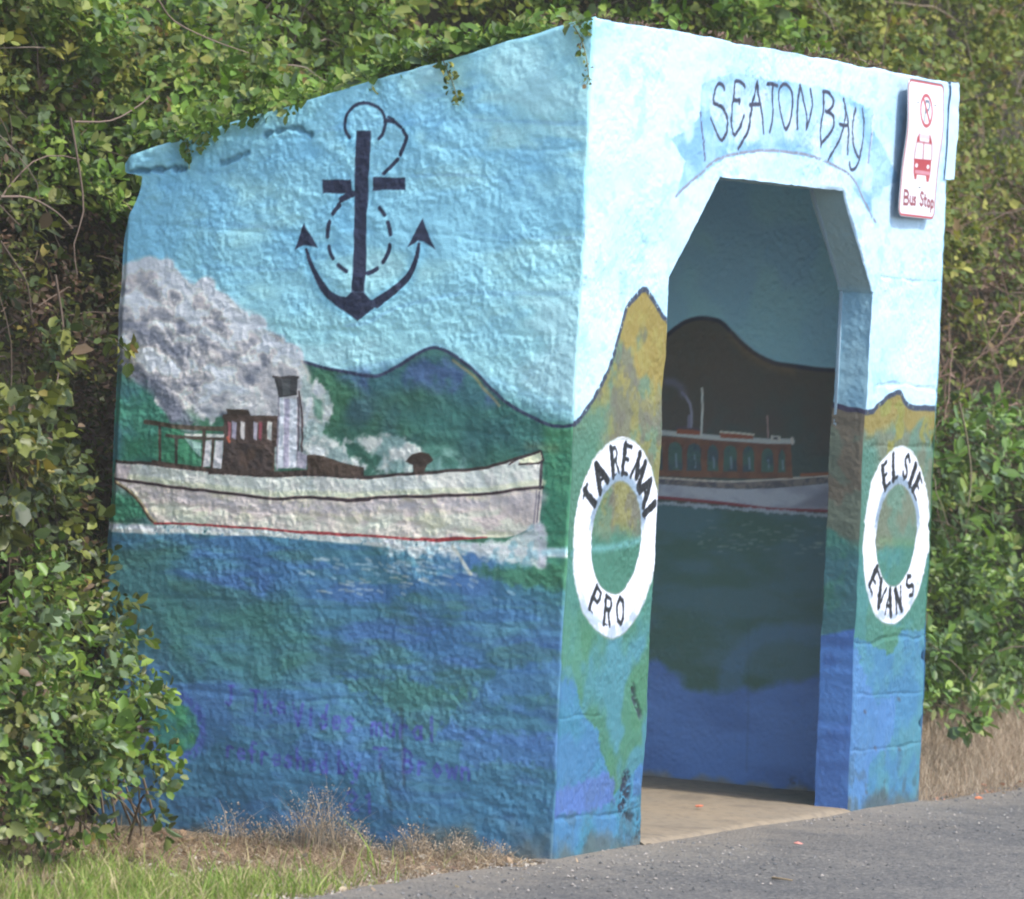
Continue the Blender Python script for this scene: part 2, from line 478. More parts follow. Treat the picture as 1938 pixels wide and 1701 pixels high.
    cv.fill(onL([(900,1290),(960,1265),(1040,1255),(1100,1258),(1090,1330),(1010,1310),(930,1330)]), (76,124,178), soft=.015, rag=.03, alpha=.6)
    cv.fill(onL([(870,1400),(950,1385),(1090,1400),(1090,1470),(960,1440),(870,1450)]), (78,120,188), soft=.012, rag=.03, alpha=.55)
    cv.fill(onL([(300,1120),(470,1150),(560,1100),(600,1240),(480,1290),(330,1260)]), (60,114,108), soft=.04, rag=.05, rs=.08, alpha=.5)
    cv.fill(onL([(620,1290),(720,1330),(800,1400),(830,1380),(900,1310),(820,1300),(760,1280)]), (64,116,100), soft=.012, rag=.03, alpha=.5)
    cv.fill(onL([(880,1080),(1085,1065),(1085,1120),(950,1105)]), (56,110,84), soft=.015, rag=.02, alpha=.75)
    # green blob with violet rim
    a = np.linspace(0, 2*math.pi, 24)
    cc = onL([(332,1378)])[0]
    cv.stroke(np.stack([cc[0]+.10*np.cos(a), cc[1]+.105*np.sin(a)], 1), .03, (72,92,176), soft=.01, alpha=.7, dry=.4)
    cv.fill(np.stack([cc[0]+.085*np.cos(a), cc[1]+.085*np.sin(a)], 1), two((56,116,118), (62,128,98), .05), soft=.006, rag=.01)
    # ---- foam line
    cv.stroke(onL([(190,993),(300,1000),(420,1003),(560,1010),(700,1022),(860,1035),(1100,1052)]), [.024,.032,.028,.024,.034,.034,.026], two((206,214,218), (164,190,204), .04, seed=3), soft=.006, dry=.22)
    cv.stroke(onL([(210,1001),(330,1004),(480,1012),(620,1018),(800,1040)]), .012, (196,204,206), soft=.004, dry=.35)
    rnd = random.Random(3)
    for k in range(70):
        x = rnd.gauss(760, 95); yv = 1050+abs(rnd.gauss(0, 30))+(x-620)*.03
        if x > 1010 or x < 560: continue
        l = rnd.uniform(5, 14)
        cv.stroke(onL([(x, yv), (x+l, yv+rnd.uniform(1, 5))]), rnd.uniform(.005, .011), (160,182,198), soft=.004, alpha=rnd.uniform(.3, .7))
    for k in range(26):
        x = rnd.uniform(600, 900); yv = 1105+rnd.uniform(-8, 20)-(x-600)*.06
        cv.stroke(onL([(x, yv), (x+rnd.uniform(6, 20), yv+rnd.uniform(-2, 4))]), rnd.uniform(.004, .008), (176,186,188), soft=.004, alpha=.5)
    # ---- smoke behind the ship
    smoke = [(170,500),(235,510),(262,505),(290,480),(320,495),(365,540),(430,560),(480,620),(540,650),(570,680),(588,720),(600,760),(592,800),(560,820),(430,800),(395,790),(372,770),(330,790),(300,760),(270,720),(240,700),(200,690),(170,680)]
    def smk(x, y):
        n = fbm(x, y, .13, 5, 51, .09, gain=.62)
        n2 = fbm(x, y, .045, 4, 57, gain=.6)
        t = sstep(.42, .58, n*.6+n2*.4)[:, None]
        up = sstep(-.16, .12, (y-1.52)+(x-.95)*-.62*-1*.0+(1.25-x)*-.25+.10+(fbm(x, y, .1, 3, 59)-.5)*.3)[:, None]
        t = np.clip(t*.8+up*.3, 0, 1)
        c = np.array((98., 106, 128))*(1-t)+np.array((226., 218, 220))*t
        t2 = sstep(.58, .7, n2)[:, None]*.4
        return c*(1-t2)+np.array((216., 216, 220))*t2
    cv.fill(onL(smoke), smk, soft=.012, rag=.035, rs=.06, alpha=.96)
    cv.stroke(onL([(205,520),(250,520),(300,510),(360,550),(430,580),(500,640),(560,680),(580,720)]), [.05,.06,.05,.05,.05,.05,.04,.02], two((206,198,202), (178,178,190), .03), soft=.02, alpha=.85, dry=.2)
    cv.stroke(onL([(222,680),(260,700),(310,740),(345,780),(365,805)]), .05, (112,118,136), soft=.02, alpha=.8, dry=.25)
    cv.stroke(onL([(215,615),(270,625),(330,660),(400,690)]), .035, (120,128,148), soft=.02, alpha=.6, dry=.25)
    cv.stroke(onL([(235,650),(262,672),(280,690)]), .035, (206,204,210), soft=.012, alpha=.85, dry=.25)
    for p in ((358,765),(300,640),(395,700),(470,600),(520,690),(440,650),(330,560),(260,545),(505,640)):
        cv.stroke(onL([p, (p[0]+14, p[1]+8)]), .035, (210,208,212), soft=.018, alpha=.75, dry=.25)
    cv.fill(onL([(372,745),(420,715),(470,730),(530,745),(530,800),(440,790),(420,775),(400,800),(375,785)]), two((206,206,212), (168,176,190), .04), soft=.01, rag=.015, alpha=.9)
    rb = random.Random(8)
    ctr = [(240,540),(275,520),(300,560),(340,580),(250,600),(300,620),(370,600),(400,630),(350,660),(420,670),(460,660),(500,680),(400,720),(455,710),(520,720),(290,680),(330,720),(240,650),(480,630),(540,700),(380,560),(430,600),(260,575),(320,535),(410,755),(350,700)]
    for cx_, cy_ in ctr*2:
        cx_ += rb.gauss(0, 12); cy_ += rb.gauss(0, 12); r_ = rb.uniform(11, 26)
        ph = rb.uniform(-.5, .5)
        up_ = [(cx_+r_*math.cos(t), cy_-r_*math.sin(t)) for t in np.linspace(.1+ph, 2.6+ph, 8)]
        lo_ = [(cx_+r_*.7*math.cos(t), cy_-r_*.7*math.sin(t)+4) for t in np.linspace(3.0+ph, 5.4+ph, 7)]
        cv.stroke(onL(lo_), [.008,.02,.028,.03,.028,.02,.008], (112, 120, 140), soft=.014, alpha=.55, dry=.22)
        cv.stroke(onL(up_), [.006,.016,.024,.028,.028,.024,.016,.006], (228, 224, 226), soft=.010, alpha=.75, dry=.22)
    for pth, wd_, cl in (([(208,690),(245,700),(285,728),(325,765),(352,800)], .045, (100,108,128)), ([(215,610),(260,625),(310,655),(350,690)], .03, (108,116,138)), ([(380,640),(430,668),(470,700),(515,712)], .022, (118,126,146)),
                         ([(225,520),(262,500),(300,505),(345,545),(400,560),(450,595),(500,640),(550,665),(580,712)], .034, (232,226,228)), ([(235,655),(262,675),(284,700)], .03, (226,224,230)), ([(300,575),(345,590),(390,620)], .024, (226,222,226)), ([(380,760),(420,730),(470,740)], .03, (224,222,228))):
        cv.stroke(onL(spline(pth, 4)), wd_, cl, soft=.016, alpha=.7, dry=.24)
    # steam right of the funnel
    cv.fill(onL([(480,705),(540,690),(580,720),(590,880),(500,880),(505,760)]), two((150,154,166),(176,178,188), .03), soft=.015, alpha=.75)
    cv.fill(onL([(570,700),(590,730),(600,720),(625,745),(632,770),(620,800),(612,820),(640,835),(660,865),(700,880),(690,893),(640,880),(590,868),(572,840)]), two((214,216,220), (150,172,178), .04, seed=5), soft=.008, rag=.016, alpha=.92)
    cv.fill(onL([(590,745),(612,760),(608,800),(594,790)]), (66,120,104), soft=.008, rag=.008, alpha=.7)
    cv.fill(onL([(650,835),(700,828),(735,820),(760,825),(785,840),(800,860),(785,900),(700,895),(720,870),(690,850)]), two((208,212,216), (130,162,166), .04, seed=7), soft=.01, rag=.016, alpha=.88)
    cv.fill(onL([(810,845),(850,850),(900,885),(960,875),(960,888),(830,898),(800,890)]), two((120,160,160), (66,116,108), .04), soft=.012, rag=.02, alpha=.7)
    # ---- hull
    top = spline(onL(Z(180,450,2.617,[(95,1110),(300,1125),(500,1143),(700,1170),(1000,1182),(1361,1192)])+Z(550,600,2.835,[(380,868),(720,848),(900,832),(1060,805),(1160,782),(1340,735)])), 5)
    mid = spline(onL(Z(180,450,2.617,[(85,1190),(300,1215),(500,1240),(800,1275),(1000,1290),(1361,1298)])+Z(550,600,2.835,[(200,975),(600,972),(900,955),(1150,935),(1350,918)])), 5)
    stern = spline(onL(Z(180,450,2.617,[(85,1205),(150,1245),(200,1285),(240,1335),(270,1385),(295,1408)])), 5)
    bot = spline(onL(Z(180,450,2.617,[(295,1408),(600,1425),(900,1448),(1361,1475)])+Z(550,600,2.835,[(0,1148),(300,1162),(600,1188),(780,1200),(900,1192),(1050,1185),(1180,1180),(1300,1130)])), 4)
    hullc = two((206,196,190), (188,180,184), .06, seed=11, sy=.03, c3=(200,195,178))
    cv.fill(np.vstack([mid, onL(Z(550,600,2.835,[(1335,1110)])), bot[::-1], stern[::-1]]), hullc, soft=.003)
    lowh = onL(Z(180,450,2.617,[(300,1370),(600,1400),(900,1420),(1361,1440)])+Z(550,600,2.835,[(300,1130),(700,1150)]))
    cv.stroke(lowh, .05, two((206,202,194), (190,188,186), .05), soft=.02, alpha=.7)
    cv.stroke(mid+np.array([0, -.03]), .035, (160,162,176), soft=.02, alpha=.6, dry=.3)
    cv.fill(np.vstack([top, mid[::-1]]), two((216,208,204), (202,196,198), .06, seed=13), soft=.002)
    cv.stroke(mid+np.array([0, .014]), .02, (204,198,172), soft=.006, alpha=.6, dry=.25)
    cv.fill(onL(Z(180,450,2.617,[(95,1112),(170,1125),(150,1195),(88,1188)])), (170,164,176), soft=.008, alpha=.8)
    cv.fill(onL(Z(550,600,2.835,[(1180,985),(1335,960),(1325,1110),(1200,1080)])), (150,148,160), soft=.03, rag=.02, alpha=.7)
    cv.stroke(top+np.array([0, .004]), .010, (54,46,48), soft=.002)
    cv.stroke(mid, .010, (52,42,50), soft=.0025)
    cv.stroke(stern, .007, (70,52,40), soft=.0015)
    cv.stroke(stern+np.array([-.006, .004]), .004, (196,176,110), soft=.002, alpha=.7)
    cv.stroke(bot[:34], .008, (140,56,62), soft=.002)
    cv.stroke(onL(Z(550,600,2.835,[(700,1192),(800,1200),(920,1192),(1050,1184)])), [.008,.014,.01,.004], (140,54,60), soft=.002)
    cv.fill(onL(Z(550,600,2.835,[(1230,770),(1345,728),(1352,770),(1320,792),(1235,800)])), (204,200,180), soft=.002)
    cv.stroke(onL(Z(550,600,2.835,[(1180,790),(1225,765),(1345,722),(1355,775),(1325,795),(1230,795)])), .007, (50,42,48), soft=.0015)
    cv.stroke(onL(Z(550,600,2.835,[(1342,790),(1335,925)])), .009, (60,56,66), soft=.0015)
    cv.stroke(onL(Z(550,600,2.835,[(1318,935),(1305,1130)])), .005, (120,118,132), soft=.0015)
    cv.stroke(onL(Z(550,600,2.835,[(1332,940),(1322,1110)])), .005, (96,96,112), soft=.0015)
    # bow foam
    cv.fill(onL([(700,1028),(860,1034),(930,1030),(975,1018),(1000,1000),(1028,1000),(1032,1068),(1000,1078),(950,1070),(915,1062),(880,1050),(780,1050),(720,1035)]), two((192,202,210), (142,178,196), .03, seed=14, lo=.5, hi=.75), soft=.012, rag=.03, rs=.03, alpha=.85)
    cv.stroke(onL([(1020,1000),(1028,1030),(1025,1068)]), .03, (184,186,204), soft=.01, alpha=.8, dry=.25)
    cv.stroke(onL([(858,1035),(880,1070),(893,1088)]), .012, (196,200,194), soft=.003, alpha=.8)
    cv.stroke(onL([(1028,1048),(1060,1045),(1100,1040)]), .02, (150,196,214), soft=.01, alpha=.8, dry=.25)
    # ---- deck rails, cabin, funnel
    dk = (66, 54, 50)
    def S(pts, wd, col=dk, o=(180,450,2.617), **k): cv.stroke(onL(Z(*o, pts)), wd, col, soft=.0018, **k)
    def Fp(pts, col=dk, o=(180,450,2.617), **k): cv.fill(onL(Z(*o, pts)), col, soft=.002, **k)
    S([(250,915),(400,930),(640,945)], .016, (72,64,56))
    S([(360,978),(480,985),(640,995)], .011, (70,62,58))
    S([(325,925),(325,1100)], .010); S([(408,985),(404,1120)], .011, (60,56,54))
    S([(540,945),(535,1130)], .012); S([(583,990),(580,1135)], .011); S([(645,880),(640,1160)], .014)
    Fp([(445,965),(530,968),(532,980),(450,975)], (190,196,198)); Fp([(550,968),(638,972),(638,988),(552,985)], (190,196,198))
    Fp([(548,1000),(576,1000),(570,1130),(535,1128)], (188,190,200)); Fp([(594,1002),(634,1005),(630,1140),(585,1135)], (188,190,200))
    Fp([(445,985),(525,1010),(522,1080),(500,1060)], (150,180,184), alpha=.8)
    S([(290,1110),(450,1125),(640,1160)], .014)
    Fp([(640,1000),(890,1020),(892,1170),(640,1160)], two((74,60,54), (60,52,52), .03))
    Fp([(640,880),(905,895),(905,1030),(640,1010)], (74,62,60))
    for (a_, b_, cA) in ((655,672,(160,100,110)), (675,700,(168,164,188)), (720,742,(190,190,196)), (785,806,(182,178,196)), (812,828,(120,62,76)), (852,876,(190,194,196))):
        Fp([(a_,905),(b_,915),(b_-2,1000),(a_+2,990)], cA)
    S([(655,990),(668,1010)], .008, (170,90,70))
    Fp([(650,840),(760,848),(772,880),(655,880)], (66,56,52))
    S([(640,880),(910,895)], .018, (64,52,48))
    Fp([(905,790),(1002,795),(1000,1140),(905,1135)], (196,196,212))
    Fp([(905,790),(930,790),(930,1130),(905,1130)], (214,214,220)); Fp([(962,792),(992,795),(990,1140),(962,1138)], (222,220,226))
    S([(905,790),(903,1140)], .006, (128,128,146)); S([(1002,792),(1002,1100)], .008, (96,92,104)); Fp([(933,795),(958,795),(956,1132),(934,1132)], (158,158,184))
    Fp([(1000,1060),(1050,1080),(1045,1150),(1000,1140)], (150,150,170))
    Fp([(888,690),(1005,690),(1000,778),(905,790)], (56,58,64)); Fp([(925,700),(970,700),(965,775),(930,778)], (84,90,96), alpha=.7)
    S([(885,690),(1008,692)], .008, (60,58,62))
    S([(1010,760),(1020,900),(1022,1060)], .007, (70,56,60))
    Fp([(1050,1085),(1130,1090),(1330,1140),(1330,1180),(1050,1165)], two((72,60,52), (56,50,50), .03))
    Fp([(560,1135),(1330,1165),(1330,1190),(560,1165)], (62,52,50))
    Fp([(650,745),(700,730),(745,740),(770,775),(735,800),(725,850),(665,850),(655,800),(620,780)], (62,52,48), (550,600,2.835), rag=.003)
    Fp([(90,745),(180,750),(250,780),(380,808),(375,850),(90,850)], (70,58,52), (550,600,2.835))
    # ---- anchor
    o2 = (500,0,2.617); nv_ = (38, 46, 72)
    for pp in ([(170,1200),(230,1350),(330,1480),(440,1540),(560,1500),(700,1400),(790,1200)], [(400,560),(390,640),(440,720)], [(700,600),(730,700)]):
        cv.stroke(onL(Z(*o2, pp)), .05, (110,178,226), soft=.02, alpha=.5)
    Fp([(457,655),(527,655),(500,1440),(440,1440)], nv_, o2)
    Fp([(290,890),(435,890),(440,955),(292,958)], nv_, o2); Fp([(540,880),(700,875),(700,938),(540,940)], nv_, o2)
    ell = lambda cx, cy, rx, ry, a0, a1, n=20: [(cx+rx*math.cos(t), cy+ry*math.sin(t)) for t in np.linspace(math.radians(a0), math.radians(a1), n)]
    S(ell(498,618,95,104,140,360+45), .011, nv_, o2)
    for a0, a1 in ((-95,-62),(-52,-20),(-10,22),(30,52)):
        pass
    for seg, wd in (([(595,598),(640,602),(672,625)],.013), ([(683,640),(702,672),(690,715)],.014), ([(688,722),(672,762)],.013), ([(660,785),(620,830),(588,862)],.012), ([(605,580),(635,590)],.008)):
        S(seg, wd, nv_, o2)
    for a0, a1 in ((112,128),(142,162),(178,200),(214,232),(58,76),(14,44),(-20,-2),(-48,-34)):
        S(ell(472,1165,160,190,a0,a1,8), .014, nv_, o2)
    S([(385,985),(440,955)], .02, nv_, o2)
    S([(365,1010),(400,980),(450,960)], .008, nv_, o2)
    armL = spline([(205,1235),(235,1320),(280,1400),(340,1465),(430,1500)], 6); armR = spline([(770,1205),(750,1290),(710,1370),(640,1440),(560,1495)], 6)
    cv.stroke(onL(Z(*o2, armL)), np.linspace(.011, .036, len(armL)), nv_); cv.stroke(onL(Z(*o2, armR)), np.linspace(.011, .034, len(armR)), nv_)
    Fp([(195,1105),(265,1228),(215,1215),(190,1215),(145,1240)], nv_, o2); Fp([(785,1085),(848,1240),(790,1195),(765,1190),(712,1222)], nv_, o2)
    Fp([(400,1485),(445,1440),(500,1440),(530,1480),(600,1480),(470,1585),(345,1495)], nv_, o2)
    # ---- faint violet signature lines
    def write(txt, x, y, w_, h_, dx, slope, col=(74,82,170), wd=.008, alpha=.65):
        for ch in txt:
            if ch != ' ':
                for s_ in G[ch]:
                    cv.stroke(onL([(x+a_*w_, y+slope*a_*w_-b_*h_) for a_, b_ in s_]), wd, col, soft=.004, alpha=alpha, dry=.27)
            x += dx; y += slope*dx
    wr = dict(col=(72,74,168), wd=.011)
    write('J The', 425, 1335, 18, 38, 25, .14, **wr); write('Vides', 556, 1372, 17, 42, 24, .10, **wr); write('mural', 702, 1392, 20, 42, 26, .07, **wr)
    write('refreshed', 425, 1432, 17, 38, 22.5, .17, **wr); write('by', 640, 1462, 20, 42, 26, .2, **wr); write('T', 708, 1450, 24, 34, 26, .1, **wr)
    write('Brown', 762, 1458, 20, 40, 27, .15, **wr); write('21', 655, 1530, 24, 34, 34, .1, **wr)
    # stains / cracks down the lower wall
    for p in ([(757,1340),(760,1380),(763,1450),(766,1480)], [(720,1435),(725,1470),(735,1500),(745,1530)]):
        cv.stroke(onL(p), .012, (58,76,88), soft=.008, alpha=.45, dry=.25, relief=-.002)
    # ---- relief: joints of the roof slab and the board marks
    def crack(p, wd=.012, dep=-.012, dark=.5):
        q = spline(onL(p), 5); wd = wd*(.25+1.5*np.random.default_rng(int(p[0][0])).random(len(q))); q[:, 1] += (fbm(q[:, 0]*1.0, q[:, 1]*0, .03, 2, 5)-.5)*.015
        cv.stroke(q, wd, (50, 92, 118), soft=.006, alpha=dark, relief=dep)
    crack([(246,327),(285,323),(330,317),(350,318)], .014, -.016, .75)
    crack([(350,318),(400,325),(440,318)], .01, -.005, .12)
    crack([(415,308),(430,303),(460,292),(470,288)], .014, -.012, .55); crack([(505,252),(540,243),(565,243),(590,252)], .015, -.012, .6)
    for p, dpt in (([(590,250),(700,235),(900,225),(1110,235)], -.006), ([(780,330),(900,332),(1000,350),(1000,372)], -.008), ([(780,172),(830,178),(900,165)], -.007),
                   ([(250,520),(400,505),(560,510)], -.005), ([(880,440),(1000,450),(1100,455)], -.005), ([(660,620),(850,560),(1090,560)], -.005),
                   ([(240,430),(350,420),(520,430)], -.004), ([(200,1180),(500,1190),(1060,1200)], -.005), ([(960,1470),(1000,1488),(1060,1490)], -.01),
                   ([(250,1330),(600,1325),(1060,1340)], -.004), ([(960,1545),(1050,1560)], -.008), ([(1035,1350),(1050,1375),(1062,1385)], -.012),
                   ([(800,1480),(900,1490),(970,1520)], -.007)):
        crack(p, .011, dpt*.6, .10)
    for z0 in (2.28, 1.98, 1.66, 1.35, 1.04, .74, .44, .16):
        q = np.stack([np.linspace(0, L0, 30), z0+(fbm(np.linspace(0, L0, 30), np.zeros(30), .25, 3, int(z0*50))-.5)*.05], 1)
        wz = np.clip(fbm(q[:, 0], q[:, 1], .2, 2, 71)-.35, .02, 1)*.05
        cv.stroke(q, wz, None, soft=.012, relief=-.002)
    cv.mix_all((88, 92, 88), sstep(.10, .0, cv.Y+.05*cv.X+(fbm(cv.X, cv.Y, .1, 3, 45)-.5)*.16)*.7)
    h = rough(cv.X, cv.Y, 21)*1.0+cv.H
    fade = np.clip(np.minimum(cv.X/.012, np.clip((ztop(cv.X)-cv.Y)/.012, 0, 1)), 0, 1)
    P = np.stack([inn.ravel(), cv.X, cv.Y], 1)
    P = P+wob(P); P[:, 0] -= h*fade
    # shoulder of the back edge
    bk = sstep(L0-.03, L0, cv.X)
    P[:, 0] += bk*.02
    # the wall's thickness at its back end
    Pg = P.reshape(nu, nv, 3)[-1]
    cap = np.stack([Pg+np.array([d_, (noise2(Pg[:, 2]/.04, Pg[:, 2]*0+d_/.04)-.5).mean()*.004, 0]) for d_ in np.linspace(0, .12, 8)], 0)
    Cc = pigment(cv.C, K_LEFT)
    V_ = np.vstack([P, cap.reshape(-1, 3)]); C_ = np.vstack([Cc, np.tile(Cc.reshape(nu, nv, 3)[-1], (8, 1))])
    return mesh_obj('side_wall', V_, np.vstack([grid_faces(nu, nv, flip=True), grid_faces(8, nv, flip=True)+len(P)]), M_wall, shelter, C_)
lw = build_left()
lw['label'] = 'left side wall painted with a steamer, smoke and an anchor'

# ------------------------------------------------------------------ front wall with the doorway
DZ1, DZ2 = 1.89, 2.24
def door_l(z): return np.where(z < DZ1, .675, .675+(np.clip(z, DZ1, DZ2)-DZ1)/(DZ2-DZ1)*.365)
def door_r(z): return np.where(z < DZ1, 2.432-.0*z, 2.415-(np.clip(z, DZ1, DZ2)-DZ1)/(DZ2-DZ1)*.305)+.03*sstep(1.0, 0, z)
def sky_front(X, Y, cv):
    cv.mix_all((190, 232, 250), sstep(.5, .66, fbm(X, Y, .30, 4, 103, .15))*.6)
    cv.mix_all((172, 220, 246), sstep(.6, .72, fbm(X, Y, .07, 3, 108, .05))*.45)
ringL, ringR, RO, RI = (.3623, 1.0292), (2.7911, 1.0057), .328, .186

def paint_front(cv):
    X, Y = cv.X, cv.Y
    sky_front(X, Y, cv)
    # band of the sea scene: left pillar
    hl = Z(1040,500,2.836,[(60,880),(125,868),(200,790),(260,690),(320,570),(365,420),(420,240),(470,175),(515,135),(545,165),(600,260),(650,330)])
    hp = spline(onF(hl), 5)
    def hill(x, y):
        c = np.tile(np.array((166., 152, 118)), (len(x), 1))
        def m(col, a):
            nonlocal c
            c = c*(1-a[:, None])+np.array(col, float)*a[:, None]
        m((150,166,128), sstep(.45, .6, fbm(x, y, .09, 4, 61)))
        m((196,172,96), sstep(.5, .62, fbm(x, y, .08, 4, 63))*.8)
        m((150,132,112), sstep(.55, .7, fbm(x, y, .07, 4, 67))*.7)
        e = fbm(x, y, .1, 3, 65)-.5
        m((214,172,84), sstep(-.02, .05, (y-1.62)*1.0+(x-.45)*.55+e*.35))
        m((218,184,92), sstep(.56, .7, fbm(x, y, .05, 3, 69))*sstep(1.3, 1.6, y)*.7)
        m((112,164,132), sstep(.30, .12, x+e*.25)*sstep(1.55, 1.3, y))
        m((96,160,130), sstep(1.08, .98, y+e*.12))
        m((104,170,150), sstep(.5, .64, fbm(x, y, .12, 4, 73))*sstep(1.02, .9, y))
        m((104,172,182), sstep(.74, .62, y+e*.2)*sstep(.44, .6, fbm(x, y, .2, 3, 77)))
        m((102,164,118), sstep(.45, .6, fbm(x, y, .16, 3, 79))*sstep(.8, .7, y)*.8)
        return c
    cv.fill(np.vstack([hp, [[.85, -.3], [-.2, -.3]]]), hill, soft=.003)
    cv.stroke(hp, .018, (78,84,108), soft=.003, dry=.28)
    cv.stroke(onF([(1083,1050),(1120,1030)]), .02, (150,206,214), soft=.01, alpha=.7)
    cv.stroke(onF([(1120,1040),(1160,1035),(1212,1020)]), .022, (150,212,206), soft=.012, alpha=.8, dry=.25)
    bl = (98,160,208)
    cv.fill(onF([(1030,1265),(1083,1262),(1100,1350),(1130,1385),(1135,1425),(1155,1470),(1165,1500),(1185,1485),(1215,1450),(1250,1425),(1240,1680),(1020,1680)]), two(bl, (92,168,198), .12, seed=3), soft=.006, rag=.012)
    cv.fill(onF([(1045,1500),(1100,1480),(1150,1460),(1162,1480),(1165,1515),(1130,1535),(1050,1545)]), (122,148,226), soft=.01, rag=.02, alpha=.85)
    cv.fill(onF([(1205,1460),(1240,1425),(1235,1500),(1200,1510)]), (100,150,220), soft=.008, rag=.01, alpha=.8)
    cv.fill(onF([(1060,1120),(1100,1200),(1100,1300),(1060,1280)]), (112,176,148), soft=.02, rag=.02, alpha=.7)
    cv.stroke(onF([(1186,1480),(1188,1500),(1182,1525)]), .075, (46,60,84), soft=.012, dry=.42, relief=-.006)
    cv.stroke(onF([(1198,1300),(1202,1325),(1212,1350)]), .03, (58,80,84), soft=.01, dry=.36, relief=-.008)
    cv.stroke(onF([(1190,1545),(1215,1560),(1205,1590)]), .03, (50,70,90), soft=.015, dry=.48, relief=-.006)
    # right pillar
    h2 = spline(onF([(1590,772),(1645,780),(1660,770),(1685,750),(1703,741),(1712,762),(1735,773),(1790,776)]), 5)
    def hill2(x, y):
        c = np.tile(np.array((158., 156, 126)), (len(x), 1))
        def m(col, a):
            nonlocal c
            c = c*(1-a[:, None])+np.array(col, float)*a[:, None]
        e = fbm(x, y, .12, 3, 165)-.5
        m((140,168,140), sstep(.45, .6, fbm(x, y, .12, 4, 161)))
        m((206,168,88), sstep(1.38, 1.42, y+e*.1))
        m((196,176,84), sstep(.52, .62, fbm(x, y, .08, 4, 163))*sstep(1.2, 1.35, y))
        m((112,160,136), sstep(2.62, 2.54, x+e*.1)*sstep(1.4, 1.3, y))
        m((100,164,140), sstep(1.0, .95, y+e*.08))
        m((98,168,160), sstep(.5, .64, fbm(x, y, .12, 4, 173))*sstep(1.0, .9, y))
        return c
    cv.fill(np.vstack([h2, [[3.4, -.3], [2.3, -.3]]]), hill2, soft=.003)
    cv.stroke(h2, .02, (78,84,108), soft=.003, dry=.25)
    cv.stroke(onF([(1670,1025),(1735,1028)]), .03, (150,178,120), soft=.015, alpha=.5)
    cv.fill(onF([(1590,1185),(1640,1215),(1660,1225),(1690,1235),(1700,1195),(1780,1190),(1770,1640),(1560,1640)]), two((96,162,206), (110,178,196), .14, seed=8), soft=.004, rag=.01)
    cv.fill(onF([(1610,1215),(1625,1225),(1640,1290),(1660,1330),(1700,1310),(1690,1400),(1650,1440),(1640,1500),(1700,1520),(1750,1500),(1750,1540),(1590,1580)]), (116,166,232), soft=.01, rag=.03, alpha=.8)
    cv.fill(onF([(1670,1180),(1710,1190),(1690,1235),(1678,1238)]), (98,162,128), soft=.006, rag=.008)
    for p in ((1636,1345),(1657,1415),(1700,1415),(1641,1497),(1702,1320)):
        cv.stroke(onF([p, (p[0]+3, p[1]+3)]), .012, (110,90,100), soft=.006, alpha=.6)
    # jamb-side edge tint of right pillar stays sky above; rings
    for (cx, cz), top, botm in ((ringL, (('T',-61),('A',-40),('R',-13),('E',9),('M',32),('A',53),('I',69)), (('P',-33),('R',-9),('O',14.5))),
                                (ringR, (('E',-31),('L',-10.5),('S',15),('I',31),('E',46)), (('E',-49),('V',-28),('A',-8),('N',14),('S',41)))):
        t = np.linspace(0, 2*math.pi, 73)[:-1]
        outer = np.stack([cx+(RO+.004*np.sin(5*t+cx))*np.cos(t), cz+(RO+.004*np.sin(3*t))*np.sin(t)], 1)
        inner = np.stack([cx+RI*np.cos(t), cz+RI*np.sin(t)], 1)
        R = lambda x, y: np.hypot(x-cx, y-cz)
        rr = R(cv.X, cv.Y)
        m = sstep(RO+.004, RO-.001, rr+.006*(fbm(cv.X, cv.Y, .06, 3, 5)-.5)*2)*sstep(RI-.001, RI+.003, rr)
        cv.mix_all((252, 252, 252), m)
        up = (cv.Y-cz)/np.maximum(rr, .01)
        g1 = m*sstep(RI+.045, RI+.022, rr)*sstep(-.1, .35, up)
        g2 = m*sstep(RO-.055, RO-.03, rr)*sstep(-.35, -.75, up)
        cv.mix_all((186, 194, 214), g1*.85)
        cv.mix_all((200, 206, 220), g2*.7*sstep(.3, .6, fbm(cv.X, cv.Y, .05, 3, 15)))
        cv.stroke(outer, .007, (200,196,170), soft=.003, closed=True, alpha=.55)
        cv.stroke(inner, .007, (190,188,170), soft=.003, closed=True, alpha=.55)
        for txt, low in ((top, False), (botm, True)):
            for ch, ang in txt:
                a = math.radians(ang)
                if not low:
                    upv = np.array([math.sin(a), math.cos(a)]); rt = np.array([math.cos(a), -math.sin(a)])
                    org = np.array([cx, cz])+upv*.214
                else:
                    upv = np.array([-math.sin(a), math.cos(a)]); rt = np.array([math.cos(a), math.sin(a)])
                    org = np.array([cx, cz])-upv*.292
                hh, ww = .090, .062
                big = .074 if ch == 'M' else .05 if ch in 'T' else ww
                for k, s_ in enumerate(G[ch]):
                    pts = [org+upv*b_*hh+rt*(a_-.5)*big for a_, b_ in s_]
                    if len(pts) == 2 and abs(s_[0][1]-s_[1][1]) > .5:
                        thick = (ch == 'A' and k == 0 and not low) or (ch == 'T') or (ch == 'M' and k in (1, 3)) or (ch == 'N' and k == 1) or (ch == 'V' and k == 0) or (k == 0 and ch in 'REPLIB') or (ch == 'A' and k == 1)
                        wdh = .029 if thick else .015
                        if low and ch in 'PR' : wdh = .019
                    else:
                        wdh = .014
                    if ch in 'SO': wdh = .017
                    cv.stroke(pts, wdh, (34,34,40), soft=.0018)
                if ch in 'IPREL' :       # little feet, with the stencil's bridge above them
                    q = [org+rt*(-.36*big), org+rt*(.1*big)] if ch != 'T' and ch != 'I' else [org+rt*(-.28*big), org+rt*(.28*big)]
                    cv.stroke(q, .006, (34,34,40), soft=.0015)
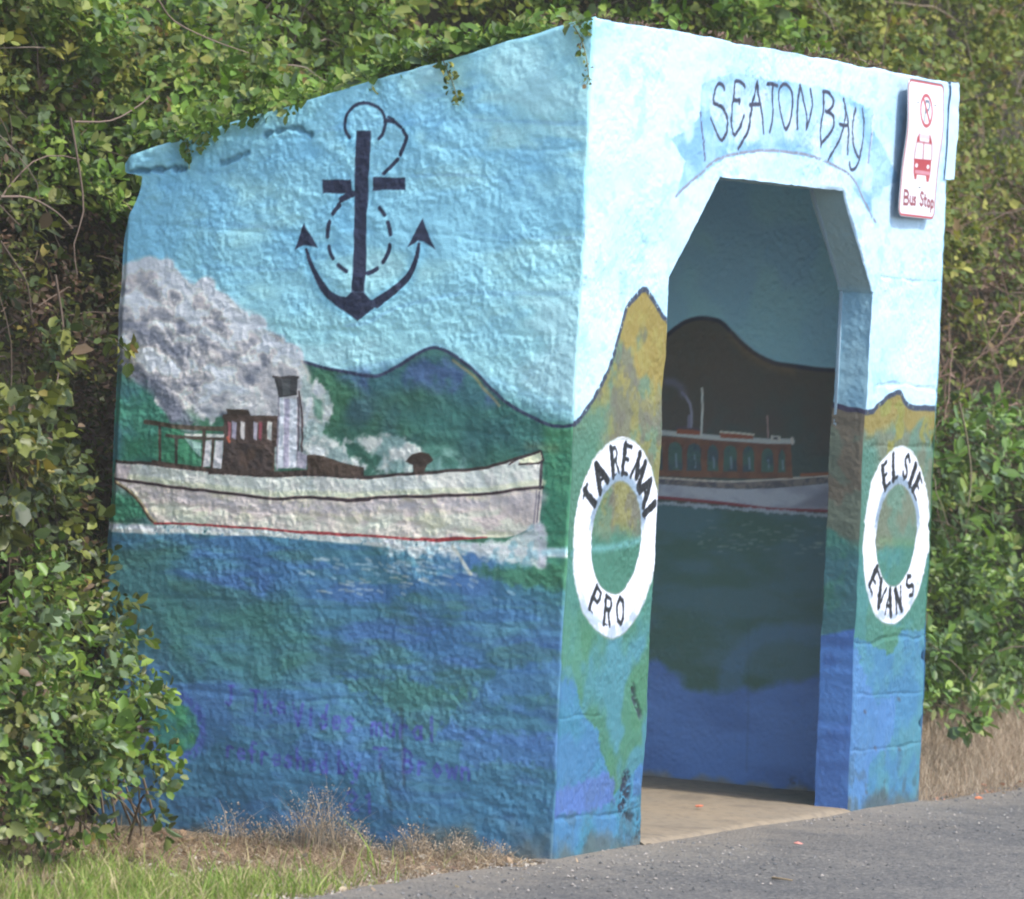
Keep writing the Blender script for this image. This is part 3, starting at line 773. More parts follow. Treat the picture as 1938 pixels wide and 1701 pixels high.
                if ch in 'AROEB':
                    q = [org+upv*hh*.47+rt*(-.5*big), org+upv*hh*.5+rt*(.5*big)]
                    if ch in 'RO': cv.stroke([org+upv*hh*.72+rt*(.05*big), org+upv*hh*.72+rt*(.15*big)], .006, (250,250,250), soft=.002)
    # scroll with the place name
    bn = Z(1090,0,2.2854,[(545,365),(620,330),(700,322),(800,332),(900,350),(1000,368),(1100,385),(1200,430),(1290,480),(1275,560),(1330,640),(1400,780),(1330,820),(1300,900),(1305,970),(1240,880),(1190,810),(1180,760),(1050,700),(900,660),(780,650),(650,680),(600,720),(520,780),(435,850),(475,700),(412,605),(480,560),(540,490)])
    cv.fill(onF(bn), two((186,226,250), (164,214,248), .12, seed=23, c3=(204,236,252)), soft=.005, rag=.008)
    cv.fill(onF(Z(1090,0,2.2854,[(580,400),(700,370),(880,400),(1060,410),(1220,470),(1240,560),(1220,680),(1080,660),(900,600),(720,610),(600,600)])), two((216,234,242), (190,226,248), .08, seed=29), soft=.02, rag=.02, alpha=.85)
    cv.stroke(onF(Z(1090,0,2.2854,[(540,485),(545,560),(558,690)])), .012, (130,120,160), soft=.003, dry=.35)
    cv.stroke(onF(Z(1090,0,2.2854,[(1285,480),(1270,600),(1235,805)])), .014, (226,226,238), soft=.003, dry=.2)
    cv.stroke(onF(Z(1090,0,2.2854,[(1270,575),(1255,700)])), .007, (150,150,190), soft=.003, dry=.3)
    cv.stroke(onF(spline(Z(1090,0,2.2854,[(435,845),(520,770),(620,685),(760,650),(900,655),(1050,690),(1180,755),(1240,860),(1300,965)]), 4)), .010, (206,190,206), soft=.003, dry=.35)
    o7 = (1300,120,4.845)
    ink = (84, 78, 106)
    for P_ in ([(350,245),(330,205),(290,190),(262,250),(255,360),(320,390),(370,450),(390,540),(375,640),(325,700),(270,610),(228,515)],
               [(545,225),(520,195),(480,180),(440,185),(440,300),(425,430),(425,560),(450,645),(500,590),(540,480)], [(440,345),(505,345),(505,370)],
               [(655,180),(645,260),(610,400),(590,540),(550,660),(480,770)], [(655,180),(680,320),(700,480),(708,630)], [(595,385),(690,370)],
               [(745,185),(790,180),(845,200)], [(800,190),(798,340),(790,500),(765,625)],
               [(900,190),(865,230),(858,330),(870,480),(910,605),(950,530),(978,380),(970,270),(935,210),(895,190)],
               [(1040,205),(1015,400),(1010,600)], [(1040,205),(1070,350),(1090,480),(1088,605)], [(1088,605),(1120,500),(1138,380),(1125,240)],
               [(1245,265),(1250,400),(1225,560),(1215,760)], [(1240,262),(1290,265),(1325,320),(1325,380),(1280,440),(1265,435)], [(1280,440),(1325,480),(1330,560),(1300,640),(1215,745)],
               [(1420,320),(1435,430),(1410,580),(1360,740),(1285,885)], [(1420,320),(1450,470),(1460,650),(1468,820)], [(1380,555),(1455,560)],
               [(1538,405),(1505,520),(1500,640),(1520,760),(1560,850)], [(1600,410),(1610,540),(1595,720),(1570,870),(1540,950),(1500,970),(1482,905)]):
        cv.stroke(onF(Z(*o7, spline(P_, 3) if len(P_) > 2 else P_)), .0125, ink, soft=.0025, dry=.18)
        cv.stroke(onF(Z(*o7, spline(P_, 3) if len(P_) > 2 else P_)), .006, ink, soft=.002)
    cv.mix_all((128, 124, 114), sstep(.07, .0, cv.Y+(fbm(cv.X, cv.Y, .09, 4, 45)-.5)*.13)*.75)
    cv.mix_all((86, 104, 110), sstep(.35, .0, cv.Y)*sstep(.48, .7, fbm(cv.X, cv.Y, .05, 4, 46))*.5)
    # relief: block joints on the pillars
    for z0, xa, xb in ((1.33,2.5,3.15),(1.55,2.5,3.15),(.62,2.45,3.15),(.42,2.5,3.15),(.22,2.45,3.15),(1.95,2.5,3.15),(.12,0,.7),(.45,0,.3)):
        q = np.stack([np.linspace(xa, xb, 24), z0+(fbm(np.linspace(xa, xb, 24), np.zeros(24), .2, 3, int(z0*90))-.5)*.04], 1)
        cv.stroke(q, np.clip(fbm(q[:, 0], q[:, 1], .15, 2, 7)-.42, .0, 1)*.06, None, soft=.008, relief=-.005)
    for z0 in (1.36, 1.04, .55, .3, 2.05, 2.33):   # worn notches on the outer edge
        cv.stroke([(3.13, z0), (3.2, z0+.01)], .03, None, soft=.02, relief=-.014)

def build_front():
    nL, nD, nR, nv = 150, 250, 150, 800
    z = np.linspace(-.22, H0, nv)
    # put a row exactly on the chamfer start and the lintel
    k1 = np.argmin(abs(z-DZ1)); k2 = np.argmin(abs(z-DZ2)); z[k1] = DZ1; z[k2] = DZ2
    xl, xr, xw = door_l(z), door_r(z), Wx(z)
    tl = np.linspace(0, 1, nL); td = np.linspace(0, 1, nD); tr = np.linspace(0, 1, nR)
    r = .014
    cols = []
    for t in tl: cols.append(t*xl)
    for t in td[1:-1]: cols.append(xl+(xr-xl)*t)
    for t in tr: cols.append(xr+(xw-xr)*t)
    X = np.array(cols); nu = len(X)
    Zz = np.tile(z, (nu, 1))
    # rounding of the outer and the doorway arrises
    inn = np.zeros_like(X)
    def arris(d):
        th = np.radians(45)*(1-np.clip(d/r, 0, 1))
        return np.where(d < r, r*(1-np.sin(th)), d), r*(1-np.cos(th))
    d, i_ = arris(X); X2 = d; inn += i_
    d, i_ = arris(xw[None]-X); X2 = np.where(xw[None]-X < r, xw[None]-d, X2); inn += i_
    dt, i_ = arris(H0-Zz); Z2 = np.where(H0-Zz < r, H0-dt, Zz); inn += i_
    below = (z <= DZ2)
    jl, jr = nL-1, nL+nD-2
    dl = (xl[None]-X); sel = (np.arange(nu)[:, None] <= jl) & below[None]
    d, i_ = arris(dl); X2 = np.where(sel & (dl < r), xl[None]-d, X2); inn += np.where(sel, i_, 0)
    dr = (X-xr[None]); sel = (np.arange(nu)[:, None] >= jr) & below[None]
    d, i_ = arris(dr); X2 = np.where(sel & (dr < r), xr[None]+d, X2); inn += np.where(sel, i_, 0)
    cv = Canvas(X2, Z2, (214, 244, 253))
    paint_front(cv)
    h = rough(cv.X, cv.Y, 81)*.95+cv.H
    ed = np.minimum(X, xw[None]-X); ed = np.minimum(ed, (H0-Zz))
    el = np.where((np.arange(nu)[:, None] <= jl) & below[None], dl, 9); er = np.where((np.arange(nu)[:, None] >= jr) & below[None], dr, 9)
    inD = (np.arange(nu)[:, None] >= jl) & (np.arange(nu)[:, None] <= jr)
    ez = np.where(inD, Zz-DZ2, 9)
    fade = np.clip(np.minimum(np.minimum(ed, np.minimum(el, er)), ez)/.012, 0, 1).ravel()
    P = np.stack([cv.X, inn.ravel(), cv.Y], 1)
    P = P+wob(P); P[:, 1] -= h*fade
    hz = cv.H*(1-fade)
    P[:, 0] += np.where(cv.X > 3.0, hz*1.0, 0)
    mask = ~((np.arange(nu-1)[:, None] >= jl) & (np.arange(nu-1)[:, None] < jr) & (z[:-1] < DZ2-1e-6)[None])
    Fq = grid_faces(nu, nv, mask)
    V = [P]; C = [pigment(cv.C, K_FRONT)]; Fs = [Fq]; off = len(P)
    # reveals (jambs, chamfers, lintel soffit) joined to the outline of the doorway
    Pg = P.reshape(nu, nv, 3)
    path = [Pg[jl, j] for j in range(nv) if z[j] <= DZ2+1e-9]
    top = [Pg[i, k2] for i in range(jl+1, jr)]
    path2 = [Pg[jr, j] for j in range(nv) if z[j] <= DZ2+1e-9][::-1]
    path = np.array(path+top+path2)
    nd = 36; TH = .13
    D = np.linspace(0, 1, nd)
    Q = np.repeat(path[:, None], nd, 1)
    bx, bz = path[:, 0], path[:, 2]
    # path-normal (towards the opening)
    tng = np.gradient(path, axis=0); nrm = np.stack([tng[:, 2], np.zeros(len(path)), -tng[:, 0]], 1)
    nrm /= np.linalg.norm(nrm, axis=1)[:, None]+1e-9
    Q[:, :, 1] += D*(TH)
    s_ = np.cumsum(np.linalg.norm(tng, axis=1))
    S_, DD = np.meshgrid(s_, D*TH, indexing='ij')
    hh = rough(S_, DD, 91)*.8*np.clip(D/.1, 0, 1)[None]
    Q = Q+nrm[:, None]*hh[..., None]
    rc = Canvas(DD, Q[:, :, 2], (128, 164, 182))
    zz = rc.Y
    side = np.repeat((path[:, 0] > 1.5)[:, None], nd, 1).ravel()
    dd = rc.X
    wl = 1.475-(.13-dd)*.16+(fbm(dd, zz, .05, 2, 5)-.5)*.012
    rc.mix_all((112, 150, 172), sstep(.45, .6, fbm(dd, zz, .2, 3, 88)))
    rc.mix_all((124, 146, 152), sstep(DZ1-.01, DZ1+.03, zz)*.75)
    n_ = fbm(dd, zz, .1, 4, 86)
    rc.mix_all((94, 88, 78), sstep(wl+.003, wl-.003, zz))
    rc.mix_all((82, 98, 88), sstep(.48, .6, n_)*sstep(wl, wl-.03, zz)*.7)
    rc.mix_all((60, 108, 100), sstep(1.03, .98, zz+(n_-.5)*.15-dd*.3))
    rc.mix_all((56, 92, 112), sstep(.5, .62, fbm(dd, zz, .12, 3, 84))*sstep(1.0, .9, zz)*.6)
    rc.mix_all((62, 98, 158), sstep(.665, .65, zz+(n_-.5)*.04+dd*.2))
    rc.mix_all((72, 116, 176), sstep(.5, .65, fbm(dd, zz, .15, 3, 82))*sstep(.64, .6, zz)*.7)
    rc.mix_all((52, 50, 72), sstep(.012, .006, abs(zz-wl)))
    V.append(Q.reshape(-1, 3)); C.append(pigment(rc.C, K_REV)); Fs.append(grid_faces(len(path), nd, flip=True)+off); off += Q.size//3
    o = mesh_obj('front_wall', np.vstack(V), np.vstack(Fs), M_wall, shelter, np.vstack(C))
    return o
fw = build_front()
fw['label'] = 'front wall with chamfered doorway, lifebuoys and place name scroll'

# inner face of the front wall (plain), as its own thickness
def slab_poly(name, outline, axis, v0, v1, mat, col=(.3, .42, .5)):
    """prism of a polygon outline (list of 2D) extruded along axis"""
    n = len(outline); V = []
    for v in (v0, v1):
        for a, b in outline:
            V.append((v, a, b) if axis == 0 else (a, v, b))
    import bmesh
    bm = bmesh.new(); vs = [bm.verts.new(p) for p in V]
    bm.faces.new(vs[:n]); bm.faces.new(vs[n:][::-1])
    for i in range(n): bm.faces.new((vs[i], vs[n+i], vs[n+(i+1) % n], vs[(i+1) % n]))
    bmesh.ops.recalc_face_normals(bm, faces=bm.faces)
    me = bpy.data.meshes.new(name); bm.to_mesh(me); bm.free()
    a = me.color_attributes.new('paint', 'FLOAT_COLOR', 'POINT')
    a.data.foreach_set('color', np.tile((*col, 1), len(me.vertices)).astype(np.float32))
    me.materials.append(mat)
    o = bpy.data.objects.new(name, me); COL.objects.link(o)
    o.parent = shelter; o.matrix_parent_inverse = Matrix.Translation(-shelter.location)
    return o
ol = [(.03, -.2), (.685, -.2), (.685, 1.89), (1.05, 2.25), (2.10, 2.25), (2.425, 1.89), (2.475, -.2), (3.08, -.2), (3.06, 2.6), (.03, 2.6)]
core = slab_poly('wall_lining', ol, 1, .118, .128, M_wall)
core['label'] = 'pale blue inner lining of the front wall'

# ------------------------------------------------------------------ right side wall: outside plain, inside with the ferry mural
def build_right():
    nu, nv = 330, 560
    y = np.linspace(.128, 1.60, nu); v = np.linspace(0, 1, nv)
    Yg, V = np.meshgrid(y, v, indexing='ij')
    Zg = -.1+V*(ztop(Yg)-.10+.1)
    cv = Canvas(Yg, Zg, (96, 126, 142))
    X, Y = cv.X, cv.Y
    cv.mix_all((104, 136, 150), sstep(.45, .6, fbm(X, Y, .3, 3, 203))*.7)
    cv.mix_all((100, 132, 146), sstep(1.95, 1.65, Y)*.6)
    o8 = (1240,580,3.867)
    I = lambda p: onI(Z(*o8, p))
    rd = spline(I([(-400,330),(-100,300),(60,230),(150,160),(230,110),(330,85),(430,95),(490,120),(560,190),(640,270),(740,350),(840,400),(900,420),(1050,440),(1200,460),(1400,470)]), 5)
    def hc(x, y):
        t = sstep(.42, .6, fbm(x, y, .25, 4, 207))[:, None]
        c = np.array((48., 58, 58))*(1-t)+np.array((56., 54, 52))*t
        up = sstep(1.30, 1.62, y)[:, None]*.75
        return c*(1-up)+np.array((60., 54, 48))*up
    cv.fill(np.vstack([rd, I([(1400,3900),(-400,3900)])]), hc, soft=.004)
    cv.stroke(rd, .016, (34,36,46), soft=.004)
    cv.stroke(I([(560,215),(640,300),(740,380),(850,440),(1000,470)]), .03, (90,70,50), soft=.02, alpha=.4)
    # water
    cv.fill(np.vstack([I([(1500,1560),(700,1500),(-500,1400)]), I([(-500,4000),(1500,4000)])]), two((50,72,78), (44,66,62), .3, seed=209, sy=.1), soft=.01)
    b9 = (950,1050,2.6127)
    J = lambda p: onI(Z(*b9, p))
    cv.fill(J([(400,500),(760,520),(850,570),(880,600),(910,650),(1060,690),(1190,660),(1300,660),(1437,620),(1700,560),(1700,1400),(400,1300)]), two((54,76,116), (60,84,126), .3, seed=211, sy=.1), soft=.02, rag=.02, rs=.06)
    cv.fill(J([(1060,600),(1110,500),(1180,420),(1240,365),(1300,340),(1437,345),(1700,360),(1700,500),(1437,420),(1300,440),(1220,500),(1190,590),(1190,665),(1060,690)]), (58,82,112), soft=.02, rag=.01, alpha=.45)
    # ferry
    hull = spline(I([(-200,1290),(60,1300),(500,1330),(800,1330),(1100,1310),(1400,1270)]), 4); hb = spline(I([(-200,1390),(60,1400),(500,1440),(700,1465),(900,1485),(1400,1500)]), 4)
    cv.fill(np.vstack([hull, hb[::-1]]), two((118,120,128), (104,105,116), .1, seed=3, sy=.04), soft=.003)
    cv.fill(I([(1000,1470),(1150,1390),(1300,1310),(1400,1290),(1400,1490)]), (86,86,98), soft=.015, alpha=.85)
    cv.stroke(hb, .012, (84,40,46), soft=.003)
    for k in range(60):
        x = -100+k*25; yy = 1425+(x+100)*.075
        cv.stroke(I([(x, yy), (x+22, yy+random.uniform(-6, 16))]), random.uniform(.006, .016), (112,120,130), soft=.004, alpha=.75, dry=.2)
    deck = spline(I([(-200,1250),(60,1255),(500,1280),(800,1270),(1100,1250),(1400,1230)]), 4)
    cv.fill(np.vstack([deck, hull[::-1]]), two((88,82,80), (62,60,66), .02), soft=.003)
    cv.stroke(deck, .007, (134,128,122), soft=.002, dry=.2)
    cv.fill(I([(1060,1220),(1200,1215),(1400,1205),(1400,1225),(1060,1245)]), (104,62,48), soft=.003)
    wood = two((82,58,48), (72,52,46), .04, seed=6)
    cv.fill(I([(-200,940),(990,990),(1005,1255),(700,1260),(-200,1235)]), wood, soft=.002)
    for x0, x1, yt in ((-150,-60,975),(-30,50,980),(95,200,990),(235,340,1000),(385,465,1010),(500,600,1015),(640,725,1020),(775,865,1035),(900,950,1040)):
        xm = (x0+x1)/2; yb = 1195+xm*.02
        cv.fill(I([(x0+4,yt+45),(x0+18,yt+12),(xm,yt),(x1-18,yt+12),(x1-2,yt+45),(x1,yb),(x0,yb)]), two((44,56,64), (50,70,66), .05), soft=.002)
        cv.stroke(I([(xm+6, yt+90), (xm+10, yb-25)]), .008, (104,116,130), soft=.004, alpha=.6, dry=.3)
    cv.stroke(I([(-200,915),(80,925),(450,960),(820,985),(1000,985)]), .020, (124,126,126), soft=.003)
    cv.stroke(I([(1000,965),(1003,1000)]), .012, (140,130,126), soft=.003)
    cv.fill(I([(160,895),(330,905),(335,940),(160,930)]), (100,58,46), soft=.002); cv.fill(I([(475,925),(600,930),(715,945),(715,970),(480,960)]), (100,58,46), soft=.002)
    cv.stroke(I([(480,918),(600,925),(720,938)]), .008, (140,132,124), soft=.002, dry=.2)
    cv.stroke(I([(160,888),(250,885),(330,902)]), .01, (60,54,60), soft=.002)
    cv.fill(I([(845,942),(915,948),(915,985),(845,980)]), (130,128,124), soft=.002); cv.fill(I([(865,955),(895,957),(895,975),(865,973)]), (50,50,56), soft=.002)
    cv.stroke(I([(265,880),(270,780),(258,710),(225,655),(200,630)]), .011, (96,96,110), soft=.003)
    cv.stroke(I([(245,880),(250,800)]), .012, (84,82,96), soft=.003)
    cv.stroke(I([(210,640),(190,590),(140,555),(90,550)]), .03, (72,72,86), soft=.012, alpha=.7)
    cv.stroke(I([(345,600),(348,720),(342,940)]), .009, (140,138,134), soft=.002)
    cv.stroke(I([(820,800),(825,955)]), .006, (112,92,92), soft=.002)
    for k in range(70):
        x = random.uniform(300, 1350); yy = 1540+random.uniform(0, 240)+x*.03
        if yy < 1600 and random.random() < .5: continue
        cv.stroke(I([(x, yy), (x+random.uniform(10, 60), yy+random.uniform(-4, 4))]), .006, (98,110,108), soft=.004, alpha=random.uniform(.15, .5))
    cv.stroke(onI([(1415,1180),(1415,1350),(1412,1460)]), .006, (44,54,66), soft=.006, alpha=.2)
    cv.stroke(onI([(1500,1480),(1530,1500),(1560,1510)]), .03, (50,50,50), soft=.02, alpha=.6, dry=.4)
    cv.mix_all((92, 84, 72), sstep(.035, -.0, Y+(fbm(X, Y, .08, 3, 2)-.5)*.05)*.8)
    h = rough(cv.X, cv.Y, 141)*1.3
    P = np.stack([3.0-h, cv.X, cv.Y], 1)
    V = [P]; C = [pigment(cv.C, K_IN)]; Fs = [grid_faces(nu, nv, flip=True)]; off = len(P)
    # outer face, with the slab's nib standing proud of it
    nu2, nv2 = 120, 190
    y = np.linspace(0, L0, nu2); v = np.linspace(0, 1, nv2)
    Yg, V2 = np.meshgrid(y, v, indexing='ij')
    Zg = -.22+V2*(ztop(Yg)+.22)
    Xg = Wx(Zg)
    oc = Canvas(Yg, Zg, (156, 208, 230))
    oc.mix_all((90, 140, 110), sstep(1.45, 1.4, oc.Y)); oc.mix_all((90, 140, 190), sstep(.7, .65, oc.Y))
    P = np.stack([Xg.ravel(), oc.X, oc.Y], 1); P0 = P.copy()
    fade = np.clip(np.minimum(oc.X/.02, (ztop(oc.X)-oc.Y)/.02), 0, 1)
    P[:, 0] -= .014*.3*(1-fade)
    P = P+wob(P); P[:, 0] += rough(oc.X, oc.Y, 151)*fade
    V.append(P); C.append(pigment(oc.C, K_LEFT)); Fs.append(grid_faces(nu2, nv2)+off)
    return mesh_obj('side_wall', np.vstack(V), np.vstack(Fs), M_wall, shelter, np.vstack(C))
rw = build_right()
rw['label'] = 'right side wall with a wooden ferry painted on its inside'

# inner faces of the left wall and the back wall, floor and roof
def plain_sheet(name, P00, P10, P01, nu, nv, colpx, K, seed, mat=M_wall, flip=False, amp=.8, label=None):
    P00, P10, P01 = map(np.array, (P00, P10, P01))
    u = np.linspace(0, 1, nu); v = np.linspace(0, 1, nv)
    U, V = np.meshgrid(u, v, indexing='ij')
    P = P00+U[..., None]*(P10-P00)+V[..., None]*(P01-P00)
    n = np.cross(P10-P00, P01-P00); n = n/np.linalg.norm(n)*(-1 if flip else 1)
    A = U*np.linalg.norm(P10-P00); B = V*np.linalg.norm(P01-P00)
    P = P+n*(rough(A, B, seed)*amp)[..., None]
    n_ = fbm(A, B, .3, 3, seed).ravel()[:, None]
    c = lin(colpx)/K*(0.85+.3*n_)
    return P.reshape(-1, 3), grid_faces(nu, nv, flip=flip), np.clip(c, 0, .8)
def sheets(name, specs, label, mat=M_wall):
    V, Fq, C, off = [], [], [], 0
    for s in specs:
        p, f, c = plain_sheet(name, *s)
        V.append(p); Fq.append(f+off); C.append(c); off += len(p)
    o = mesh_obj(name, np.vstack(V), np.vstack(Fq), mat, shelter, np.vstack(C)); o['label'] = label
    return o
sheets('back_wall', [((.12, 1.60, -.1), (3.0, 1.60, -.1), (.12, 1.60, 2.16), 60, 60, (110, 150, 180), K_REV, 301),
                     ((3.10, 1.645, -.2), (.03, 1.645, -.2), (3.10, 1.645, 2.19), 60, 60, (150, 150, 140), K_LEFT, 303),
                     ((.12, 1.60, -.1), (.12, .128, -.1), (.12, 1.60, 2.2), 40, 60, (110, 150, 180), K_REV, 305)], 'plain back wall of the shelter')

# roof slab: top, underside and the nib at the right front corner
def build_roof():
    V, Fq, C, off = [], [], [], 0
    def add(p, f, c):
        nonlocal off
        V.append(p); Fq.append(f+off); C.append(c); off += len(p)
    nu, nv = 160, 90
    u = np.linspace(.012, Wx(2.7)-.012, nu); y = np.linspace(.012, L0+.0, nv)
    X, Y = np.meshgrid(u, y, indexing='ij')
    P = np.stack([X, Y, ztop(Y)-.004], -1)
    n_ = fbm(X, Y, .3, 3, 7)
    P[..., 2] += (n_-.5)*.01
    add(P.reshape(-1, 3), grid_faces(nu, nv), np.clip(lin((150, 160, 150))/K_LEFT*np.ones((nu*nv, 1)), 0, .7))
    p, f, c = plain_sheet('x', (.12, .128, ztop(.128)-.11), (.12, 1.6, ztop(1.6)-.11), (3.0, .128, ztop(.128)-.11), 30, 50, (110, 140, 160), K_REV, 311)
    add(p, f, c)
    # nib
    nz, ny, nx = 70, 60, 8
    x0, x1 = 3.062, 3.152
    def nib_face(A, B, fn, flip=False):
        a, b = np.meshgrid(A, B, indexing='ij')
        p = fn(a, b).reshape(-1, 3)
        r = .012
        q = p.copy()
        zt = ztop(p[:, 1]); zb = 2.33-.02
        q[:, 2] -= np.clip(r-(x1-p[:, 0]), 0, r)*np.clip(1-(zt-p[:, 2])/r, 0, 1)*.8
        q[:, 0] -= np.clip(1-(zt-p[:, 2])/.02, 0, 1)*.008+np.clip(1-(p[:, 2]-zb)/.03, 0, 1)*.014
        q = q+wob(q)*1.3
        q[:, 0] += (noise3(q, .05, 8)-.5)*.012
        add(q, grid_faces(len(A), len(B), flip=flip), pigment(np.tile((214., 244, 253), (len(q), 1)), K_FRONT))
    zs = np.linspace(0, 1, nz); ys = np.linspace(-.010, L0, ny); xs = np.linspace(x0, x1, nx)
    zf = lambda t, y_: 2.335-SL*0*y_+t*(ztop(np.maximum(y_, 0))-2.335) if False else None
    def zz(t, y_): 
        b = np.minimum(2.335, ztop(y_)-.20); return b+t*(ztop(y_)-.002-b)
    nib_face(xs, zs, lambda a, b: np.stack([a, a*0-.010, zz(b, 0*a)], -1))
    nib_face(ys, zs, lambda a, b: np.stack([a*0+x1, a, zz(b, a)], -1))
    nib_face(xs, ys, lambda a, b: np.stack([a, b, zz(0, b)], -1), True)
    nib_face(xs, ys, lambda a, b: np.stack([a, b, zz(1, b)], -1))
    o = mesh_obj('roof_slab', np.vstack(V), np.vstack(Fq), M_wall, shelter, np.vstack(C))
    o['label'] = 'sloping roof slab with a nib at its right end'
build_roof()

def build_floor():
    nu, nv = 220, 110
    x = np.linspace(.13, 2.99, nu); y = np.linspace(-.16, 1.59, nv)
    X, Y = np.meshgrid(x, y, indexing='ij')
    n1 = fbm(X, Y, .25, 4, 401); n2 = fbm(X, Y, .03, 4, 403)
    # the slab's lip only comes forward inside the doorway
    Zf = .014+.0*X+(n1-.5)*.01+(n2-.5)*.003-sstep(.02, -.06, Y)*.03
    c0 = lin((186, 170, 146))*.52; c1 = lin((204, 182, 150))*.52; c2 = lin((130, 118, 104))*.6
    t = sstep(.2, .8, fbm(X, Y, .5, 5, 407))[..., None]; C = c0*(1-t)+c1*t
    t = sstep(.5, .75, fbm(X, Y, .02, 3, 409))[..., None]*.45; C = C*(1-t)+c2*t
    t = sstep(.56, .7, fbm(X, Y, .16, 5, 411))[..., None]*.35; C = C*(1-t)+c2*t
    keep = ((X > .66) & (X < 2.47)) | (Y > .125)
    keep &= Y > -.06+.10*(n1-.5)
    m = keep[:-1, :-1] & keep[1:, 1:]
    o = mesh_obj('floor_slab', np.stack([X, Y, Zf], -1).reshape(-1, 3), grid_faces(nu, nv, m), M_floor, shelter, C.reshape(-1, 3))
    o['label'] = 'sandy concrete floor of the shelter'
M_floor = painted_mat('sandy_concrete', .85, .5, 180)
build_floor()

# ------------------------------------------------------------------ ground, road, bank
def edge_y(x):
    x = np.asarray(x, float)
    return .0+(fbm(x, x*0, .5, 4, 501)-.5)*.16+np.where(x > 3.1, -.06, 0)+np.where(x < -.3, .03, 0)
def gz(x, y):
    x = np.asarray(x, float); y = np.asarray(y, float)
    z = -.014+(fbm(x, y, .35, 4, 505)-.5)*.03*sstep(-.05, .15, y)
    z = z-sstep(.2, -.3, x)*np.clip(y, 0, 1.7)*.045
    z = z+sstep(3.15, 3.5, x)*np.clip(y-.05, 0, 1.0)*.16
    return z
def sheet(name, xs, ys, zf, mat, cols=None):
    X, Y = np.meshgrid(xs, ys, indexing='ij')
    return mesh_obj(name, np.stack([X, Y, zf(X, Y)], -1).reshape(-1, 3), grid_faces(len(xs), len(ys)), mat)
xs = np.concatenate([[-200, -80, -30, -12], np.linspace(-6, 8, 240), [14, 40, 90, 200]])
ys = np.concatenate([[-200, -60, -20, -9, -3, -1], np.linspace(-.4, 2.4, 90), [5, 20, 60, 200]])
tag(sheet('ground', xs, ys, gz, M_soil), 'brown soil verge beside the painted shelter and the road', 'ground', kind='structure')
def road():
    xs = np.concatenate([[-90, -40, -15, -8], np.linspace(-5, 8, 400), [15, 40, 90]])
    e = edge_y(xs)
    inside = (xs > -.05) & (xs < 3.2)
    e = np.where(inside, .06, e)
    t = np.concatenate([[0, .5, .8], np.linspace(.9, 1, 30)])
    X = np.repeat(xs[:, None], len(t), 1); Y = -9+(e[:, None]+9)*t[None]
    Zr = np.where(Y > e[:, None]-.02, -.004, .0)+(fbm(X, Y, .9, 3, 511)-.5)*.012*(np.abs(X) < 9)
    Zr = Zr+.002
    tag(mesh_obj('road', np.stack([X, Y, Zr], -1).reshape(-1, 3), grid_faces(len(xs), len(t)), M_road), 'grey chip sealed asphalt in front of the shelter', 'road', kind='structure')
road()
def yb(x, h):
    x = np.asarray(x, float)
    y0 = 2.15-1.30*sstep(3.25, 4.3, x)-.55*sstep(-.9, -2.6, x)
    return y0+.30*h+(fbm(x, h, 1.1, 3, 521)-.5)*.5
xs = np.linspace(-9, 26, 260); hs = np.concatenate([np.linspace(-.2, 4.8, 70), [5.2]])
Xb, Hb = np.meshgrid(xs, hs, indexing='ij')
Yb = yb(Xb, Hb)+.1; Yb[:, -1] += 25
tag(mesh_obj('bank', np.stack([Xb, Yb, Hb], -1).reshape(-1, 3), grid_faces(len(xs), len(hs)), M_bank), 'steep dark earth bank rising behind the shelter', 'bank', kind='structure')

# ------------------------------------------------------------------ foliage
PAL = dict(
 mixed=[(.07,.09,.018), (.13,.145,.028), (.04,.062,.018), (.17,.175,.045), (.07,.09,.04), (.12,.08,.045), (.26,.21,.05)],
 bright=[(.11,.19,.028), (.17,.24,.04), (.075,.14,.022), (.21,.24,.07), (.12,.17,.08)],
 glossy=[(.065,.125,.02), (.10,.165,.026), (.042,.09,.016), (.15,.21,.05), (.08,.12,.05)],
 brown=[(.12,.075,.05), (.08,.055,.035), (.16,.10,.07), (.07,.07,.03), (.10,.10,.04)],
 yellow=[(.16,.18,.035), (.12,.155,.03), (.24,.23,.05), (.08,.12,.025), (.19,.13,.06)],
)
WT = dict(mixed=[.27,.2,.2,.11,.12,.07,.03], bright=[.3,.22,.25,.13,.1], glossy=[.3,.22,.25,.1,.13], brown=[.28,.26,.2,.14,.12], yellow=[.28,.28,.14,.22,.08])
def leaves(P, Dv, Nv, size, wid, col):
    """P base, Dv leaf direction, Nv face normal; six-vertex folded leaf"""
    n = len(P)
    Dv = Dv/np.linalg.norm(Dv, axis=1)[:, None]
    Nv = Nv-Dv*(Nv*Dv).sum(1)[:, None]; Nv /= np.linalg.norm(Nv, axis=1)[:, None]+1e-9
    S = np.cross(Dv, Nv)
    s = size[:, None]; wv = (size*wid)[:, None]
    fold = rng.uniform(.05, .45, n)[:, None]; curl = rng.uniform(-.1, .35, n)[:, None]
    base = P; tip = P+Dv*s-Nv*curl*s*.5
    l1 = P+Dv*s*.30+S*wv*.85+Nv*fold*wv; l2 = P+Dv*s*.68+S*wv*.9+Nv*(fold*wv-curl*s*.15)
    r1 = P+Dv*s*.30-S*wv*.85+Nv*fold*wv; r2 = P+Dv*s*.68-S*wv*.9+Nv*(fold*wv-curl*s*.15)
    V = np.stack([base, l1, l2, tip, r2, r1], 1).reshape(-1, 3)
    i = np.arange(n)[:, None]*6
    Fq = np.concatenate([i+np.array([[0, 1, 2, 3]]), i+np.array([[0, 3, 4, 5]])], 0)
    return V, Fq, np.repeat(col, 6, 0)
